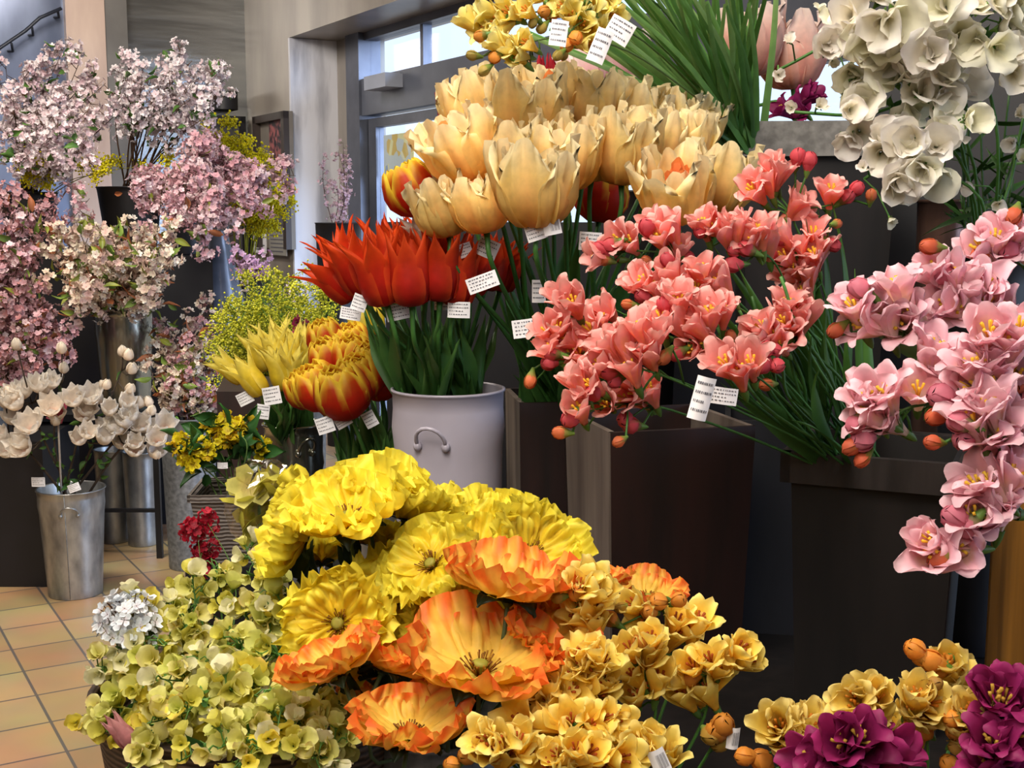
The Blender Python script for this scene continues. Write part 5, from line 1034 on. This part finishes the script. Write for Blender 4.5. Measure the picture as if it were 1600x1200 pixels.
branches('lilac_stem', V((mim_v.location.x, 3.98, rm.z)), [(382, 402, 4.3), (395, 410, 4.3), (408, 402, 4.3), (400, 425, 4.2), (380, 420, 4.25)], LIL, 2, .03, 'pale lilac blossom above the mimosa', 'lilac blossoms above the mimosa', None, 0, .9, 0x5a6a40, .9, cat='lilac', pr=.003)
branches('lilac_stem', V((mim_v.location.x + .02, 3.98, rm.z)), [(455, 455, 4.2), (468, 452, 4.2), (375, 448, 4.15)], [PALEW[0]], 1, .01, 'whitish blossom head at the back of the mimosa', 'whitish blossoms behind the mimosa', None, 0, .95, 0x5a6a40, .8, cat='blossom', pr=.003)
CRI = [bl_cluster((0x9a1a44, 0x7e1438, 0xa82a54), 8, .02, .012).mesh('blossom_cluster', FINE)]
branches('crimson_stem', V((mim_v.location.x + .04, 3.85, rm.z)), [(470, 512, 3.3), (480, 505, 3.3), (482, 520, 3.3)], CRI, 2, .012, 'crimson blossom over the yellow tulips', 'crimson blossoms over the yellow tulips', None, 0, .9, 0x4a5a30, .9, cat='blossom', pr=.002)
# ------------------------------------------------------------------ magnolias
MAG = [magnolia(o).mesh('flower', PET) for o in (.1, .25, .45, .75)]; MBU = [magbud().mesh('bud', PET)]
bz_ = MBK.location; rmg = V((bz_.x, bz_.y, P(109, 768, gd(935)).z - .06)); mD = bz_.y
MGS = [('leftmost, at the picture edge', [(40, 700), (15, 690)], [(10, 630), (38, 615), (5, 680), (12, 700), (20, 655)], []),
 ('upper left with three open cups', [(70, 690), (50, 630)], [(60, 605), (78, 600), (30, 630), (50, 665), (42, 690)], [(28, 540), (18, 610)]),
 ('with the pink card in front', [(85, 690), (95, 600)], [(90, 645)], [(97, 545), (100, 575), (88, 655)]),
 ('in the centre with the widest blooms', [(120, 690), (130, 620)], [(118, 625), (140, 620), (125, 685), (135, 640), (160, 685)], [(165, 600)]),
 ('right of centre with tall buds', [(150, 680), (190, 580)], [(172, 640), (195, 630)], [(200, 555), (192, 550), (205, 575), (165, 600), (202, 605)]),
 ('right with hanging flowers', [(170, 700), (215, 650)], [(205, 650), (215, 680), (210, 690), (240, 705), (190, 690)], [(235, 640), (218, 630), (243, 707)]),
 ('pointing furthest right', [(190, 700), (268, 655)], [(258, 662), (225, 665), (200, 660)], [(235, 628)])]
for lb, st, fl, bu in MGS:
    pts = curve([rmg + V((R.uniform(-.05, .05), R.uniform(-.05, .05), 0))] + [P(x, y, mD - .1 * R.random()) for x, y in st], 14); rt = pts[0]; t = thing('magnolia_branch', rt, 'white magnolia branch ' + lb, 'magnolia', 'white magnolias in the floor bucket'); sm = MB(); sm.tube([p - rt for p in pts], [.006 * (1 - .6 * i / 13) for i in range(14)], lin(0x40352c), 6)
    for kind, lst in (('flower', fl), ('bud', bu)):
        for (x, y) in lst + ([(x + R.uniform(-26, 26), y + R.uniform(-22, 24)) for x, y in lst[::2]] if kind == 'flower' else []):
            k = min(range(4, 14), key=lambda i: (V(proj(pts[i])) - V((x, y))).length); a = pts[k]; q = P(x, y + 8, a.y - R.uniform(.02, .1)); d = (q - a).normalized() * .5 + V((0, -.3, .8)); sm.tube([a - rt, (a + q) / 2 - rt - V((0, 0, .01)), q - rt], .003, lin(0x40352c), 5)
            put(kind, R.choice(MAG if kind == 'flower' else MBU), t, aim(q, d, R.random() * 6, (1.25 if kind == 'flower' else 1.0) * R.uniform(.9, 1.15)))
    for k in range(12): put('leaf', R.choice(GL), t, aim(pts[R.randint(2, 13)], (R.gauss(0, 1), -1, R.gauss(0, 1)), R.random() * 6, R.uniform(.5, .9)))
    sm.build('branch', BARK, t, M=Matrix.Translation(rt))
p0 = P(96, 770, mD - .06); t = thing('sign_stick', p0, 'pink card on a thin stick among the magnolias', 'sign'); p1 = P(90, 640, mD - .1)
mb = MB(); mb.tube([V((0, 0, -.04)), p1 - p0], .004, lin(0xb0a8a0), 6); mb.build('stick', STEM, t, M=Matrix.Translation(p0)); mb = MB(); mb.box((-.03, -.002, -.045), (.03, .002, .045), lin(0xc8607a)); mb.build('card', STEM, t, False, Matrix.Translation(p1) @ Matrix.Rotation(.35, 4, 'Y'))

# ------------------------------------------------------------------ primulas, wrapped orchids, red flowers
PRI = [bl_cluster((0xe8d820, 0xf0e040, 0xd8b818), 5, .012, .011, 5).mesh('blossom_cluster', FINE) for _ in range(2)]; PGL = [leaf_mesh(.04, .014, 0x1f4420, 0x3a6a30, .4, 6, 3, .4).mesh('leaf', LEAF)]
rp_ = V((bc.x, 2.455, pzt - .03))
branches('primula', rp_, [(265, 700, 2.35), (282, 688, 2.38), (300, 710, 2.36), (330, 665, 2.42), (345, 655, 2.44), (355, 672, 2.42), (375, 660, 2.46), (350, 690, 2.38), (322, 700, 2.36), (305, 725, 2.34), (395, 695, 2.5), (408, 710, 2.5), (385, 680, 2.5), (340, 680, 2.4)], PRI, 4, .016, 'small yellow primula stem in the grey wicker basket', 'yellow primulas', PGL, 5, .72, 0x6a8a4a, 1.0, pr=.0018, cat='primula', rootj=.03)
# orchid pot wrapped in cellophane
oc = P(410, 800, 2.0); t = thing('orchid_pot', V((oc.x, 2.0, .5)), 'yellow green orchids wrapped in crinkled clear cellophane', 'orchid')
crate('plinth', 'hidden dark plinth under the wrapped orchids', [(oc.x - .06, 1.94), (oc.x + .06, 1.94), (oc.x + .06, 2.06), (oc.x - .06, 2.06)], 0, .5, BLACK, 'plinth')
mb = MB(); mb.lathe([(.001, 0), (.045, 0), (.06, .12), (.055, .12), (.04, .02)], (1, 1, 1), 16); mb.build('pot', GALVD, t, M=Matrix.Translation(t.location))
ORC = [bl_cluster((0xd8d460, 0xe0d878, 0xc8c048), 1, .004, .034, 5).mesh('flower', PET) for _ in range(2)]
mb = MB(); mb.tube([V((0, 0, .05)), V((-.01, 0, .2)), P(405, 790, 2.0) - t.location], .003, GRN, 6); mb.build('stem', STEM, t, M=Matrix.Translation(t.location))
for x, y in ((385, 780), (405, 770), (395, 800), (378, 812), (410, 795), (400, 820), (430, 745), (420, 765), (440, 760), (390, 760)):
    o = put('flower', R.choice(ORC), t, aim(P(x, y, 2.0 + R.uniform(-.03, .03)), (R.uniform(-.4, .4), -1, .2), R.random() * 6, 1))
def cello(c, rx, rz, seed):
    mb = MB()
    def fn(u, v):
        th = u * pi * .98 + .03; a = 2 * pi * v; d = V((math.sin(th) * math.cos(a), math.sin(th) * math.sin(a), -math.cos(th))); k = 1 + .16 * noise.noise(d * 3.1 + V((seed, 0, 0))) + .07 * noise.noise(d * 9 + V((0, seed, 0)))
        return V((d.x * rx * k, d.y * rx * .7 * k, d.z * rz * k)) + c, (1, 1, 1)
    mb.grid(26, 34, fn, None, True); return mb
cello(P(412, 790, 2.0), .062, .075, 1.3).build('wrapper', CELLO, t, False)
for o in t.children:
    if o.name.startswith('wrapper'): o.matrix_local = Matrix.Translation(-V(t.location))
RF = [bl_cluster((0xb01830, 0xc42038, 0x981428), 10, .02, .012, 5).mesh('blossom_cluster', FINE)]
branches('red_flower_stem', V((P(330, 1000, 2.0).x, 2.0, .62)), [(308, 828, 2.2), (318, 850, 2.2), (312, 868, 2.2), (318, 805, 2.22), (318, 888, 2.2)], RF, 2, .012, 'red bloom beside the grey wicker basket', 'red blooms beside the wicker basket', None, 0, .93, 0x4a6a30, .85, cat='flower', pr=.0018, rootj=.02)
bucket('small_pot', 'small pot of red blooms hidden behind the sweet peas', 'pot', (P(330, 1000, 2.0).x, 2.0), .5, .66, .04, .05, BLACK)
crate('plinth', 'hidden dark plinth under the red blooms', [(P(330, 1000, 2.0).x - .06, 1.94), (P(330, 1000, 2.0).x + .06, 1.94), (P(330, 1000, 2.0).x + .06, 2.06), (P(330, 1000, 2.0).x - .06, 2.06)], 0, .5, BLACK, 'plinth')
# plum branches in a dark vase by the door
PLM = [bl_cluster((0xcfa8bc, 0xdcc0cc), 3, .02, .012, 5).mesh('blossom_cluster', FINE)]
q0 = RM(hitb(529, 345, REC + .42)[0], REC + .42, 0); D0 = q0.y; 
vz1 = P(529, 348, D0).z; pv = bucket('dark_vase', 'dark vase with plum twigs in front of the doorway marble', 'vase', (P(529, 400, D0).x, D0), 0, vz1, .09, .14, BLACK)
branches('plum_twig', V((pv.location.x, D0, vz1 - .1)), [(536, 222, D0), (528, 235, D0), (541, 260, D0), (505, 245, D0), (522, 280, D0), (545, 300, D0)], PLM, 16, .03, 'pink plum twig in the dark vase by the doorway', 'plum twigs by the doorway', None, 0, .15, 0x5a4a4a, 1.0, cat='plum twig', pr=.004)
